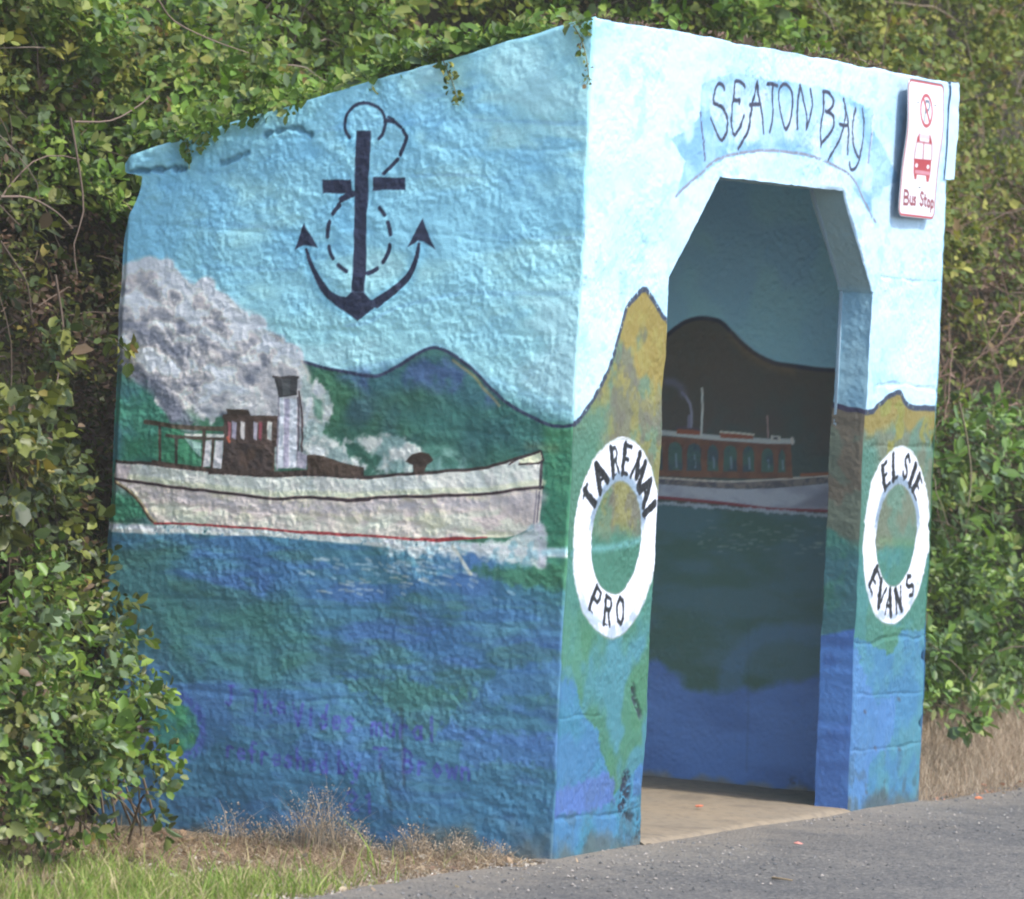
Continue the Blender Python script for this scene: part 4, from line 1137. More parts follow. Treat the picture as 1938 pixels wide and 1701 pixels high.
def shoots(base, axis, K, length, lsize, wid, pal, lsd=.30, spread=.9):
    """leafy shoots: K leaves up each short stem"""
    n = len(base)
    axis = axis/np.linalg.norm(axis, axis=1)[:, None]
    ref = np.where(np.abs(axis[:, 2:3]) < .9, np.array([[0, 0, 1.]]), np.array([[1., 0, 0]]))
    e1 = np.cross(axis, ref); e1 /= np.linalg.norm(e1, axis=1)[:, None]; e2 = np.cross(axis, e1)
    t = np.tile(np.linspace(0, 1, K), n)+rng.uniform(-.06, .06, n*K)
    ang = np.tile(np.arange(K)*2.4, n)+np.repeat(rng.uniform(0, 6.28, n), K)+rng.normal(0, .4, n*K)
    A = np.repeat(axis, K, 0); E1 = np.repeat(e1, K, 0); E2 = np.repeat(e2, K, 0); B = np.repeat(base, K, 0)
    Ls = np.repeat(length*rng.uniform(.6, 1.3, n), K)
    rad = E1*np.cos(ang)[:, None]+E2*np.sin(ang)[:, None]
    P = B+A*(t*Ls)[:, None]+rad*.006
    D = rad*spread+A*(.25+.75*t)[:, None]+rng.normal(0, .18, (n*K, 3))
    D[:, 2] -= .12
    Nn = A*1.0-rad*.3+rng.normal(0, .3, (n*K, 3)); Nn[:, 2] += .5
    sz = lsize*(1-.25*np.abs(t-.5)*2)*np.clip(rng.normal(1, lsd, n*K), .35, 1.9)*np.repeat(np.clip(rng.normal(.95, .2, n), .55, 1.4), K)
    pc = np.array(PAL[pal])*1.0; wts = np.array(WT[pal])
    shoot_c = rng.choice(len(pc), n, p=wts); leaf_c = rng.choice(len(pc), n*K, p=wts)
    use = rng.random(n*K) < .62
    ci = np.where(use, np.repeat(shoot_c, K), leaf_c)
    c = pc[ci]*rng.uniform(.75, 1.3, (n*K, 1))*np.repeat(rng.uniform(.8, 1.2, (n, 1)), K, 0)
    return leaves(P, D, Nn, sz, wid*rng.uniform(.8, 1.2, n*K), c)
def tube_mesh(paths, radii, ns=4, colr=(.16,.11,.075), cj=.35):
    V, Fq, C, off = [], [], [], 0
    for P, r in zip(paths, radii):
        P = np.asarray(P, float); n = len(P)
        T = np.gradient(P, axis=0); T /= np.linalg.norm(T, axis=1)[:, None]+1e-9
        ref = np.array([.3, .2, .93]); a = np.cross(T, ref); a /= np.linalg.norm(a, axis=1)[:, None]+1e-9; b = np.cross(T, a)
        rr = r*np.linspace(1, .5, n)
        ring = np.stack([P+(a*math.cos(k)+b*math.sin(k))*rr[:, None] for k in np.linspace(0, 2*math.pi, ns, endpoint=False)], 1)
        V.append(ring.reshape(-1, 3))
        i, j = np.meshgrid(np.arange(n-1), np.arange(ns), indexing='ij')
        q = np.stack([i*ns+j, i*ns+(j+1) % ns, (i+1)*ns+(j+1) % ns, (i+1)*ns+j], -1).reshape(-1, 4)
        Fq.append(q+off); off += n*ns
        C.append(np.tile(np.array(colr)*random.uniform(1-cj, 1+cj), (n*ns, 1)))
    return np.vstack(V), np.vstack(Fq), np.vstack(C)
def wander(p, d, L, n=9, wob_=.35, grav=-.1):
    p = np.array(p, float); d = np.array(d, float); d /= np.linalg.norm(d); out = [p.copy()]
    for k in range(n-1):
        d = d+np.array([random.gauss(0, wob_), random.gauss(0, wob_), random.gauss(0, wob_)+grav])*.6; d /= np.linalg.norm(d)
        p = p+d*L/(n-1); out.append(p.copy())
    return out
def plant(name, label, cat, loc, parts, group=None):
    """parts: list of (part name, (V, F, C), material)"""
    e = empty(name, loc, label, cat, group)
    for pn, (V, Fq, C), m in parts:
        o = mesh_obj(pn, V, Fq, m, e, C)
        if pn in ('twigs', 'stalks', 'seed_heads', 'branches', 'foliage'): o['kind'] = 'stuff'   # too many to count
    return e
def cat3(*a):
    V, Fq, C, off = [], [], [], 0
    for v, f, c in a: V.append(v); Fq.append(f+off); C.append(c); off += len(v)
    return np.vstack(V), np.vstack(Fq), np.vstack(C)
def bank_shoots(n, x0, x1, h0, h1, out, pal, K=9, length=.10, lsize=.046, wid=.30, cl=.45, thr=.38, reject=None, up=.55, seed=0, spread=.9):
    x = rng.uniform(x0, x1, n*3); h = rng.uniform(h0, h1, n*3)
    dn = fbm(x, h, cl, 3, 600+seed)
    keep = rng.random(n*3) < sstep(thr-.06, thr+.12, dn)*.95+.05
    if reject is not None: keep &= ~reject(x, h)
    x, h, dn = x[keep][:n], h[keep][:n], dn[keep][:n]
    d = out*1.25*(sstep(.3, .72, dn)*.95+.05)*rng.uniform(.3, 1, len(x))
    y = yb(x, h)-d
    P = np.stack([x, y, h], 1)
    A = np.stack([rng.normal(-.15, .45, len(x)), -np.abs(rng.normal(.75, .35, len(x))), rng.normal(up, .45, len(x))], 1)
    return shoots(P, A, K, length, lsize, wid, pal, spread=spread)
def bank_twigs(n, x0, x1, h0, h1, out, r=(.002, .0045), L=(.3, .9), colr=(.16,.11,.08), reject=None):
    ps, rs = [], []
    while len(ps) < n:
        x = random.uniform(x0, x1); h = random.uniform(h0, h1)
        if reject is not None and reject(np.array([x]), np.array([h]))[0]: continue
        y = float(yb(x, h))-random.uniform(.1, 1)*out
        ps.append(wander((x, y, h), (random.gauss(0, 1), random.gauss(-.2, .3), random.gauss(.1, .8)), random.uniform(*L), 9, .3)); rs.append(random.uniform(*r))
    return tube_mesh(ps, rs, 4, colr)
def px_path(pts, y, n=14):
    return [ray_at(x, v, 1, y) for x, v in spline(pts, max(2, n//len(pts)))]

# (a) creeper left of the shelter
def rejL(x, h): return (x > .1)
V1 = bank_shoots(5200, -3.4, .25, -.05, 4.4, .48, 'mixed', K=9, lsize=.045, wid=.30, seed=1)
V2 = bank_shoots(1500, -3.4, .9, -.05, 2.3, .25, 'brown', K=8, lsize=.035, wid=.28, seed=3, cl=.3)
V3 = bank_shoots(500, -3.2, -.7, .2, 3.6, .62, 'bright', K=10, lsize=.058, wid=.34, seed=5, cl=.5, thr=.5)
V4 = bank_shoots(1500, -.9, 1.8, -.05, 2.5, .34, 'mixed', K=8, lsize=.04, wid=.3, seed=7, cl=.3, thr=.3)
V5 = bank_shoots(1300, -.9, 1.8, -.05, 2.6, .26, 'brown', K=8, lsize=.032, wid=.28, seed=8, cl=.25, thr=.25)
tw = cat3(bank_twigs(160, -.9, 1.6, .0, 2.6, .34, colr=(.17,.12,.09)), bank_twigs(170, -2.6, .2, .0, 3.9, .42, colr=(.20,.145,.11)))
yp = 1.62
lst = [px_path([(0,372),(55,374),(105,400),(138,432)], 1.5), px_path([(133,222),(150,320),(158,400),(140,462),(146,520)], 1.75),
       px_path([(0,455),(30,500),(52,540),(60,600)], 1.5), px_path([(300,0),(330,40),(400,75),(470,100)], 1.95), px_path([(140,230),(210,228),(262,200),(285,180)], 1.8),
       px_path([(105,520),(120,640),(100,760)], 1.7), px_path([(55,830),(95,900),(110,1010)], 1.55)]
plant('hedge', 'dense dark tangled creeper hedge with brown stems, left of the shelter wall', 'hedge', (-1.6, 1.9, 0),
      [('foliage', cat3(V1, V2, V3, V4, V5), M_leaf), ('twigs', tw, M_twig)]+[('stem', tube_mesh([p], [random.uniform(.003, .005)], 6, (.17,.12,.09)), M_twig) for p in lst], 'leafy plants growing on the bank')
# (b) creeper above the roof
def rejT(x, h): return (h < 2.0)
V1 = bank_shoots(5200, .1, 6.5, 1.95, 4.5, .45, 'yellow', K=9, lsize=.044, wid=.32, seed=11, thr=.36)
V2 = bank_shoots(3000, .1, 5.0, 2.0, 4.2, .6, 'bright', K=9, lsize=.05, wid=.3, seed=13, thr=.46)
tw = bank_twigs(150, .2, 6.0, 2.2, 4.2, .5, colr=(.22,.17,.13), L=(.3, .8))
lst = [px_path([(1283,0),(1284,25),(1276,55)], 1.9), px_path([(1330,30),(1350,45),(1385,75)], 1.6), px_path([(1480,0),(1460,30),(1430,65)], 1.6), px_path([(975,0),(985,30),(978,60)], 2.2), px_path([(1245,0),(1250,30),(1248,52)], 1.8)]
plant('hedge', 'green creeper hedge hanging over the sloping roof, above the anchor', 'hedge', (2.2, 2.6, 2.0),
      [('foliage', cat3(V1, V2), M_leaf), ('twigs', tw, M_twig)]+[('stem', tube_mesh([p], [.005], 6, (.32,.25,.2)), M_twig) for p in lst], 'leafy plants growing on the bank')
# (c) right: yellow green creeper at the top
V1 = bank_shoots(5200, 6.2, 15, 1.6, 4.7, .4, 'yellow', K=8, lsize=.048, wid=.3, seed=21, thr=.4)
V2 = bank_shoots(2600, 3.5, 8.0, 2.2, 4.6, .35, 'yellow', K=8, lsize=.04, wid=.3, seed=22, thr=.38)
tw = bank_twigs(90, 4.0, 11, 2.2, 4.4, .4, colr=(.22,.17,.12))
lst = [px_path([(1768,0),(1782,40),(1786,85),(1775,112),(1750,128),(1700,138)], 2.0, 30), px_path([(1715,0),(1728,35),(1724,70)], 2.1), px_path([(1700,60),(1720,90),(1722,110)], 2.1)]
plant('hedge', 'yellowish creeper hedge high on the bank, above the bus stop sign', 'hedge', (7.5, 2.2, 2.2),
      [('foliage', cat3(V1, V2), M_leaf), ('twigs', tw, M_twig)]+[('stem', tube_mesh([p], [.007], 6, (.34,.27,.2)), M_twig) for p in lst], 'leafy plants growing on the bank')
# (d) right: brown dead tangle
V1 = bank_shoots(2600, 3.4, 8.5, 1.15, 2.5, .42, 'brown', K=8, lsize=.026, wid=.3, seed=31, thr=.3, cl=.3)
V2 = bank_shoots(900, 3.4, 9.5, 1.0, 2.7, .5, 'yellow', K=7, lsize=.04, wid=.34, seed=33, thr=.42)
tw = bank_twigs(420, 3.4, 7.5, 1.1, 2.5, .5, r=(.0015, .0035), L=(.2, .6), colr=(.24,.15,.11))
plant('bush', 'brown half dead bush tangled with dry stems, right of the bus stop sign', 'bush', (4.6, 1.3, 1.2),
      [('foliage', cat3(V1, V2), M_leaf), ('twigs', tw, M_twig)], 'leafy plants growing on the bank')
# (e) right: glossy green shrub low down
V1 = bank_shoots(2900, 3.4, 9.5, .18, 1.45, .42, 'glossy', K=9, lsize=.052, wid=.27, seed=41, thr=.36, cl=.4, up=.7)
V2 = bank_shoots(420, 3.4, 8.5, .18, 1.45, .62, 'bright', K=9, lsize=.062, wid=.27, seed=43, thr=.5, up=.8)
tw = bank_twigs(110, 3.4, 7.5, .1, 1.5, .4, colr=(.14,.11,.07))
plant('shrub', 'glossy green broadleaf shrub above the dry grass, right of the lifebuoys', 'shrub', (4.8, 1.2, .1),
      [('foliage', cat3(V1, V2), M_gloss), ('twigs', tw, M_twig), ('stem', tube_mesh([px_path([(1815,760),(1830,830),(1838,900),(1832,960)], .45)], [.005], 5, (.3,.25,.15)), M_twig)], 'leafy plants growing on the bank')

# (f) bush lower left, in front of the mural
def blob_shoots(blobs, per, pal, K=9, length=.1, lsize=.055, wid=.32, shell=.55):
    Ps, As = [], []
    for (px, py, rp, yv, rd) in blobs:
        c = ray_at(px, py, 1, yv)
        sc = np.linalg.norm(c-CAM)/FPX
        R = rp*sc
        n = int(per*R*R)
        d = rng.normal(0, 1, (n, 3)); d /= np.linalg.norm(d, axis=1)[:, None]
        d[:, 1] = np.where(rng.random(n) < .75, -np.abs(d[:, 1]), d[:, 1])
        rr = R*(shell+(1-shell)*rng.random(n)**.6)
        P = c+d*rr[:, None]*np.array([1, rd, 1])
        Ps.append(P); As.append(d*np.array([1, 1, 1])+np.array([-.1, -.3, .45])+rng.normal(0, .3, (n, 3)))
    P = np.vstack(Ps); A = np.vstack(As)
    ok = P[:, 2] > gz(P[:, 0], P[:, 1])+.02
    ok &= ~((P[:, 0] > -.10) & (P[:, 1] < 1.8))
    return shoots(P[ok], A[ok], K, length, lsize, wid, pal)
blobs = [(40,1180,120,1.55,.8), (120,1290,110,1.35,.9), (185,1400,80,1.2,.9), (60,1420,120,1.2,.9), (140,1500,75,1.15,.9), (240,1430,48,1.05,.8), (285,1500,34,1.0,.8), (20,1530,70,1.1,.9), (225,1320,50,1.15,.8), (225,1215,32,1.2,.7), (-60,1300,150,1.3,1)]
B1 = cat3(blob_shoots(blobs, 1500, 'bright', K=9, lsize=.046, wid=.33), blob_shoots(blobs, 900, 'mixed', K=8, lsize=.04, wid=.3))
B2 = blob_shoots([(60,700,60,1.55,.9), (50,850,85,1.6,.8), (80,1010,90,1.65,.8), (150,1130,70,1.6,.7), (-50,900,120,1.5,1)], 1500, 'mixed', K=9, lsize=.05, wid=.36)
bt = []
base = ray_at(180, 1590, 2, -.05)
for k in range(26):
    px, py, rp, yv, rd = random.choice(blobs); c = ray_at(px+random.uniform(-.6, .6)*rp, py+random.uniform(-.6, .6)*rp, 1, yv)
    b0 = base+np.array([random.gauss(0, .25), random.uniform(-.1, .35), 0]); b0[2] = -.08
    m = (b0+c)/2+np.array([0, 0, random.uniform(0, .15)])
    bt.append(spline([b0, m, c], 6))
plant('shrub', 'bright green rounded leaved shrub in front of the mural, lower left corner', 'shrub', tuple(base),
      [('foliage', B1, M_gloss), ('branches', tube_mesh(bt, [random.uniform(.003, .006) for _ in bt], 5, (.17,.13,.09)), M_twig)], 'leafy plants growing on the bank')
plant('shrub', 'olive green shrub standing behind the lower left shrub, beside the steamer', 'shrub', tuple(ray_at(60, 1100, 1, 1.6)*np.array([1, 1, 0])),
      [('foliage', B2, M_gloss), ('branches', tube_mesh([spline([ray_at(60+random.uniform(-60, 80), 1150, 1, 1.7), ray_at(50+random.uniform(-50, 60), random.uniform(700, 1000), 1, 1.6)], 6) for _ in range(12)], [.005]*12, 5, (.17,.13,.09)), M_twig)], 'leafy plants growing on the bank')

# (g) creeper lying on the roof and its hanging sprigs
def roof_creeper():
    n = 1700
    x = np.concatenate([rng.uniform(.04, .30, n//2), rng.uniform(.05, 3.0, n//2)])
    y = rng.uniform(.10, 1.74, len(x))
    keep = rng.random(len(x)) < (sstep(.36, .52, fbm(x, y, .25, 3, 701))*(.35+.65*y/1.7)+.12)*sstep(.08, .45, y+np.clip(x-.5, 0, .3))
    x, y = x[keep], y[keep]
    hgt = rng.uniform(.0, .02, len(x))+rng.random(len(x))*.09*(y/1.7)**.8+.0
    P = np.stack([x, y, ztop(y)+hgt*.7], 1)
    A = np.stack([rng.normal(-.5, .4, len(x)), rng.normal(-.2, .4, len(x)), np.abs(rng.normal(.5, .3, len(x)))], 1)
    a = shoots(P, A, 8, .07, .042, .3, 'bright')
    # where it laps over the edge
    q = []
    for (px, py, n_) in ((368,258,7),(345,255,5),(400,246,5),(540,198,6),(500,209,7),(470,219,6),(430,232,6),(585,184,4),(355,282,3),(1104,48,3),(1070,58,2)):
        c = ray_at(px, py, 0, -.03)
        for k in range(n_): q.append(c+np.array([random.gauss(0, .02), random.gauss(0, .035), random.gauss(0, .012)+.012]))
    q = np.array(q)
    b = shoots(q, rng.normal(0, .4, (len(q), 3))+np.array([-.7, -.1, .1]), 6, .04, .034, .34, 'bright')
    n3 = 500
    x = rng.uniform(.1, 3.0, n3); P = np.stack([x, rng.uniform(.04, .3, n3), np.full(n3, 2.68)+rng.uniform(0, .02, n3)], 1)
    c = shoots(P, rng.normal(0, .5, (n3, 3))+np.array([0, 0, .3]), 5, .03, .022, .28, 'brown')
    tws = [wander((random.uniform(.1, 3.0), random.uniform(.05, 1.5), 0), (random.gauss(0, 1), random.gauss(0, .6), .15), random.uniform(.2, .6), 8, .25, 0) for _ in range(70)]
    for p in tws:
        for v in p: v[2] = ztop(v[1])+.01+abs(v[2])*.35
    tws = [[v for v in p if .03 < v[0] < 3.08 and v[1] > .03] for p in tws]; tws = [p for p in tws if len(p) > 3]
    plant('creeper', 'low creeper and dead twigs lying along the top of the shelter roof', 'creeper', (.4, .9, 2.45),
          [('foliage', cat3(a, b, c), M_leaf), ('twigs', tube_mesh(tws, [.003]*len(tws), 4, (.28,.21,.16)), M_twig)], 'creeper growing over the shelter')
roof_creeper()
def sprig(pts, n, label, lsize=.026, pal='yellow', ax=0, v=-.02):
    P = spline([ray_at(x, y, ax, v) for x, y in pts], 6)
    i = np.linspace(0, len(P)-1, n).astype(int)
    S = P[i]+rng.normal(0, .006, (n, 3))
    f = shoots(S, rng.normal(0, .6, (n, 3))+np.array([-.6, -.3, -.2]), 3, .02, lsize, .36, pal)
    plant('creeper_sprig', label, 'sprig', tuple(P[0]), [('foliage', f, M_leaf), ('stem', tube_mesh([P], [.0022], 5, (.22,.2,.09)), M_twig)], 'creeper sprigs hanging over the painted wall')
sprig([(838,112),(845,130),(858,160),(868,200)], 14, 'wilting yellow sprig hanging below the roof edge, between anchor and front corner')
sprig([(1085,48),(1098,70),(1108,100),(1114,140),(1116,155)], 16, 'thin trailing sprig hanging down the corner between side and front wall', lsize=.017)
sprig([(350,268),(358,285),(362,300)], 7, 'short green sprig over the roof edge above the smoke plume', lsize=.03, pal='bright')
sprig([(205,640),(225,650),(240,668),(246,685)], 7, 'yellow leaved sprig poking in front of the painted smoke', lsize=.045, v=-.05)

# ------------------------------------------------------------------ grasses and ground litter
def blades(P, H, lean, wd, cols, seg=3):
    n = len(P)
    a = rng.uniform(0, 6.28, n); d = np.stack([np.cos(a), np.sin(a), np.zeros(n)], 1)
    b = rng.uniform(0, 6.28, n); sdir = np.stack([np.cos(b), np.sin(b), np.zeros(n)], 1)
    V = []
    for k in range(seg+1):
        t = k/seg
        c = P+np.array([[0, 0, 1.]])*(H*t*(1-.15*lean*t))[:, None]+d*(H*lean*t*t)[:, None]
        w_ = wd*(1-t)**.7*.5+.0002
        V.append(c-sdir*w_[:, None]); V.append(c+sdir*w_[:, None])
    V = np.stack(V, 1).reshape(-1, 3)
    i = np.arange(n)[:, None]*(2*(seg+1))
    Fq = np.concatenate([i+np.array([[2*k, 2*k+1, 2*k+3, 2*k+2]]) for k in range(seg)], 0)
    return V, Fq, np.repeat(cols, 2*(seg+1), 0)
def pick(cols, n, j=.25):
    c = np.array(cols); return c[rng.integers(0, len(c), n)]*rng.uniform(1-j, 1+j, (n, 1))
# green verge grass
n = 42000
x = rng.uniform(-4.6, -.15, n); y = rng.uniform(-.12, 1.9, n)
den = fbm(x, y, .25, 3, 801)
lim = sstep(-.75, -1.45, x+(den-.5)*.8)
keep = rng.random(n) < lim*sstep(.3, .5, den)+.03
keep &= y > edge_y(x)+(den-.5)*.3+.06*sstep(-1.4, -.8, x)
x, y = x[keep], y[keep]; n = len(x)
P = np.stack([x, y, gz(x, y)-.004], 1)
V = blades(P, (rng.gamma(4, .014, n)+.012)*(.45+.8*fbm(x, y, .3, 2, 805)), rng.uniform(.1, 1.1, n), rng.uniform(.003, .007, n), pick([(.19,.28,.045),(.25,.33,.06),(.15,.24,.04),(.30,.32,.10),(.42,.35,.18)], n))
tag(mesh_obj('grass', V[0], V[1], M_grass, None, V[2]), 'short yellow green grass on the verge at lower left', 'grass', kind='stuff')
# dry grass and litter along the wall foot
n = 22000
x = -np.abs(rng.gamma(2.0, .34, n))-.015; y = rng.uniform(-.08, 1.7, n)
den = fbm(x, y, .2, 3, 811); keep = (rng.random(n) < sstep(.36, .55, den)+.15) & (y > .02+edge_y(x)*.5)
x, y = x[keep], y[keep]; n = len(x)
V = blades(np.stack([x, y, gz(x, y)-.003], 1), rng.gamma(3, .008, n)+.006, rng.uniform(.6, 2.6, n), rng.uniform(.002, .0045, n), pick([(.36,.27,.17),(.28,.19,.12),(.45,.35,.22),(.2,.14,.09)], n))
tag(mesh_obj('dry_grass', V[0], V[1], M_grass, None, V[2]), 'flattened dry brown grass along the foot of the steamer wall', 'dry grass', kind='stuff')
# right hand dry grass
n = 16000
x = rng.uniform(3.16, 8.5, n); y = rng.uniform(-.10, 1.15, n)
keep = y > edge_y(x)+.02
x, y = x[keep], y[keep]; n = len(x)
V = blades(np.stack([x, y, gz(x, y)-.003], 1), (rng.gamma(4, .022, n)+.02)*(.45+.55*sstep(0, .3, y))*(.4+1.2*fbm(x, y, .25, 3, 815)), rng.uniform(.15, 1.3, n), rng.uniform(.0018, .004, n), pick([(.42,.33,.23),(.34,.25,.17),(.5,.41,.3),(.27,.2,.13)], n))
tag(mesh_obj('dry_grass', V[0], V[1], M_grass, None, V[2]), 'tall pale dry grass at the foot of the glossy shrub, right of the shelter', 'dry grass', kind='stuff')
# seeding weeds against the wall: each one a plant
def weed(px, w_, hgt, n, label, col=(.40,.33,.24)):
    c = ray_at(px, 1605, 0, -.04)
    c = np.array([-.05-random.uniform(0, .05), c[1], 0.]); c[2] = gz(c[0], c[1])
    P = c+np.stack([rng.normal(-.02, .03, n), rng.normal(0, w_, n), np.zeros(n)], 1); P[:, 0] = np.minimum(P[:, 0], -.02)
    H = hgt*.95*rng.uniform(.3, 1, n)**1.2*np.exp(-((P[:, 1]-c[1])/(w_*1.7))**2)
    cols = pick([col, (col[0]*.8, col[1]*.75, col[2]*.7), (col[0]*1.15, col[1]*1.1, col[2]*1.1)], n)
    st = blades(P, H, rng.uniform(.1, .9, n), np.full(n, .0022), cols)
    k = 4; t = rng.uniform(.45, 1, (n, k)).ravel()
    hp = np.repeat(P, k, 0)+np.stack([rng.normal(0, .012, n*k), rng.normal(0, .014, n*k), np.repeat(H, k)*t], 1)
    hp[:, 0] = np.minimum(hp[:, 0], -.018)
    sd_ = leaves(hp, rng.normal(0, 1, (n*k, 3))+np.array([0, 0, .6]), rng.normal(0, 1, (n*k, 3)), rng.uniform(.005, .010, n*k), np.full(n*k, .28), np.repeat(cols, k, 0))
    plant('dry_weed', label, 'weed', tuple(c), [('stalks', st, M_grass), ('seed_heads', sd_, M_grass)], 'dead weeds seeding along the wall')
for a in ((620,.085,.27,260,'widest and tallest dead weed, a pointed tan clump below the faint violet writing'), (455,.05,.16,70,'thin bent dead weed at the left end of the row, below the green painted blob'),
          (535,.05,.12,90,'low dead weed between the bent one and the tallest one'), (700,.045,.13,100,'short dead weed just right of the tallest clump'),
          (800,.05,.13,150,'bushy dead weed in the middle of the wall foot, third from the shelter corner'), (880,.045,.13,150,'dead weed with pale seed heads, second from the shelter corner'),
          (950,.04,.09,110,'smallest dead weed, nearest the shelter corner')):
    weed(*a)
# leaf litter and stones
def litter(n, xf, yf, sizes, cols):
    x, y = xf(n), yf(n)
    P = np.stack([x, y, gz(x, y)+.006], 1); D = rng.normal(0, 1, (n, 3)); D[:, 2] *= .15
    Nn = rng.normal(0, .3, (n, 3)); Nn[:, 2] += 1
    return leaves(P, D, Nn, rng.uniform(*sizes, n), np.full(n, .28), pick(cols, n))
V = cat3(litter(700, lambda k: rng.uniform(-2.2, .0, k), lambda k: rng.normal(.0, .09, k), (.01, .035), [(.34,.25,.16),(.26,.18,.12),(.42,.34,.24)]), litter(1500, lambda k: -np.abs(rng.gamma(2, .3, k))-.02, lambda k: rng.uniform(.03, 1.5, k), (.012, .045), [(.34,.23,.14),(.24,.15,.1),(.45,.34,.22),(.5,.45,.36)]),
         litter(260, lambda k: rng.uniform(3.2, 6.5, k), lambda k: rng.uniform(-.12, .1, k), (.012, .03), [(.45,.2,.12),(.34,.2,.13),(.4,.3,.2)]),
         litter(120, lambda k: rng.uniform(-1.5, 0, k), lambda k: rng.uniform(-.2, .1, k), (.012, .04), [(.5,.4,.26),(.62,.56,.46)]))
tag(mesh_obj('leaf_litter', V[0], V[1], M_leaf, None, V[2]), 'fallen brown leaves scattered on the verge', 'leaf litter', kind='stuff')
def stones(n, xf, yf, r, cols, zf):
    oc = np.array([(1,0,0),(0,1,0),(-1,0,0),(0,-1,0),(0,0,1),(0,0,-.6)], float)
    T = np.array([(0,1,4),(1,2,4),(2,3,4),(3,0,4),(1,0,5),(2,1,5),(3,2,5),(0,3,5)])
    x, y = xf(n), yf(n); c = np.stack([x, y, zf(x, y)], 1)
    s = r[0]+(r[1]-r[0])*rng.random(n)**3
    V = c[:, None]+oc[None]*s[:, None, None]*rng.uniform(.6, 1.25, (n, 6, 1))*np.array([1, 1, .7])
    a = rng.uniform(0, 6.28, n)
    F3 = (np.arange(n)[:, None, None]*6+T[None]).reshape(-1, 3)
    return V.reshape(-1, 3), F3, np.repeat(pick(cols, n), 6, 0)
sv, sf, scc = stones(7000, lambda k: rng.uniform(-3.2, 7, k), lambda k: .02-np.abs(rng.gamma(1.3, .55, k)), (.002, .009), [(.25,.23,.20),(.2,.19,.18),(.12,.12,.12),(.34,.30,.26),(.09,.09,.09)], lambda x, y: .002+0*x)
tag(mesh_obj('gravel', sv, None, M_stone, None, scc, smooth=False, tris=sf), 'loose stone chips scattered over the asphalt', 'gravel', kind='stuff')
sv, sf, scc = stones(9000, lambda k: rng.uniform(-2.8, .15, k), lambda k: rng.normal(.0, .13, k), (.002, .012), [(.42,.36,.28),(.3,.25,.2),(.55,.5,.42),(.2,.17,.14)], lambda x, y: gz(x, y)+.006)
tag(mesh_obj('gravel', sv, None, M_stone, None, scc, smooth=False, tris=sf), 'stony gravel edge between the verge grass and the asphalt', 'gravel', kind='stuff')
# small scraps and a twig
def scrap(px, py, size, col, label, z=.02, cat='litter scrap', nm='paper_scrap'):
    c = ray_at(px, py, 2, z)
    k = 7; a = np.linspace(0, 2*math.pi, k, endpoint=False); rr = size*rng.uniform(.6, 1.1, k)
    V = [c+np.array([0, 0, .012])]+[c+np.array([rr[i]*math.cos(a[i]), rr[i]*math.sin(a[i]), .004+random.uniform(0, .008)]) for i in range(k)]
    T = [(0, 1+i, 1+(i+1) % k) for i in range(k)]
    V2 = [v-np.array([0, 0, .003]) for v in V]; T2 = [(a_+k+1, c_+k+1, b_+k+1) for a_, b_, c_ in T]
    o = mesh_obj(nm, V+V2, None, M_stone, None, np.tile(col, (2*k+2, 1)), smooth=False, tris=T+T2)
    tag(o, label, cat, 'scraps dropped at the doorway')
scrap(1323, 1529, .016, (.7,.22,.12), 'tiny orange scrap on the sandy shelter floor')
scrap(1510, 1599, .018, (.62,.25,.2), 'small pink scrap on the asphalt before the doorway', .0)
scrap(1852, 1512, .02, (.6,.2,.09), 'small orange scrap by the dry grass right of the shelter', .0)
tag(mesh_obj('twig', *[tube_mesh([[ray_at(1462, 1661, 2, .006), ray_at(1480, 1663, 2, .01), ray_at(1500, 1666, 2, .006)]], [.005], 5, (.3,.22,.13))[k] for k in (0, 1)], M_twig, None,
             tube_mesh([[ray_at(1462, 1661, 2, .006), ray_at(1480, 1663, 2, .01), ray_at(1500, 1666, 2, .006)]], [.005], 5, (.3,.22,.13))[2]), 'short brown twig lying on the asphalt near the bottom edge', 'twig')

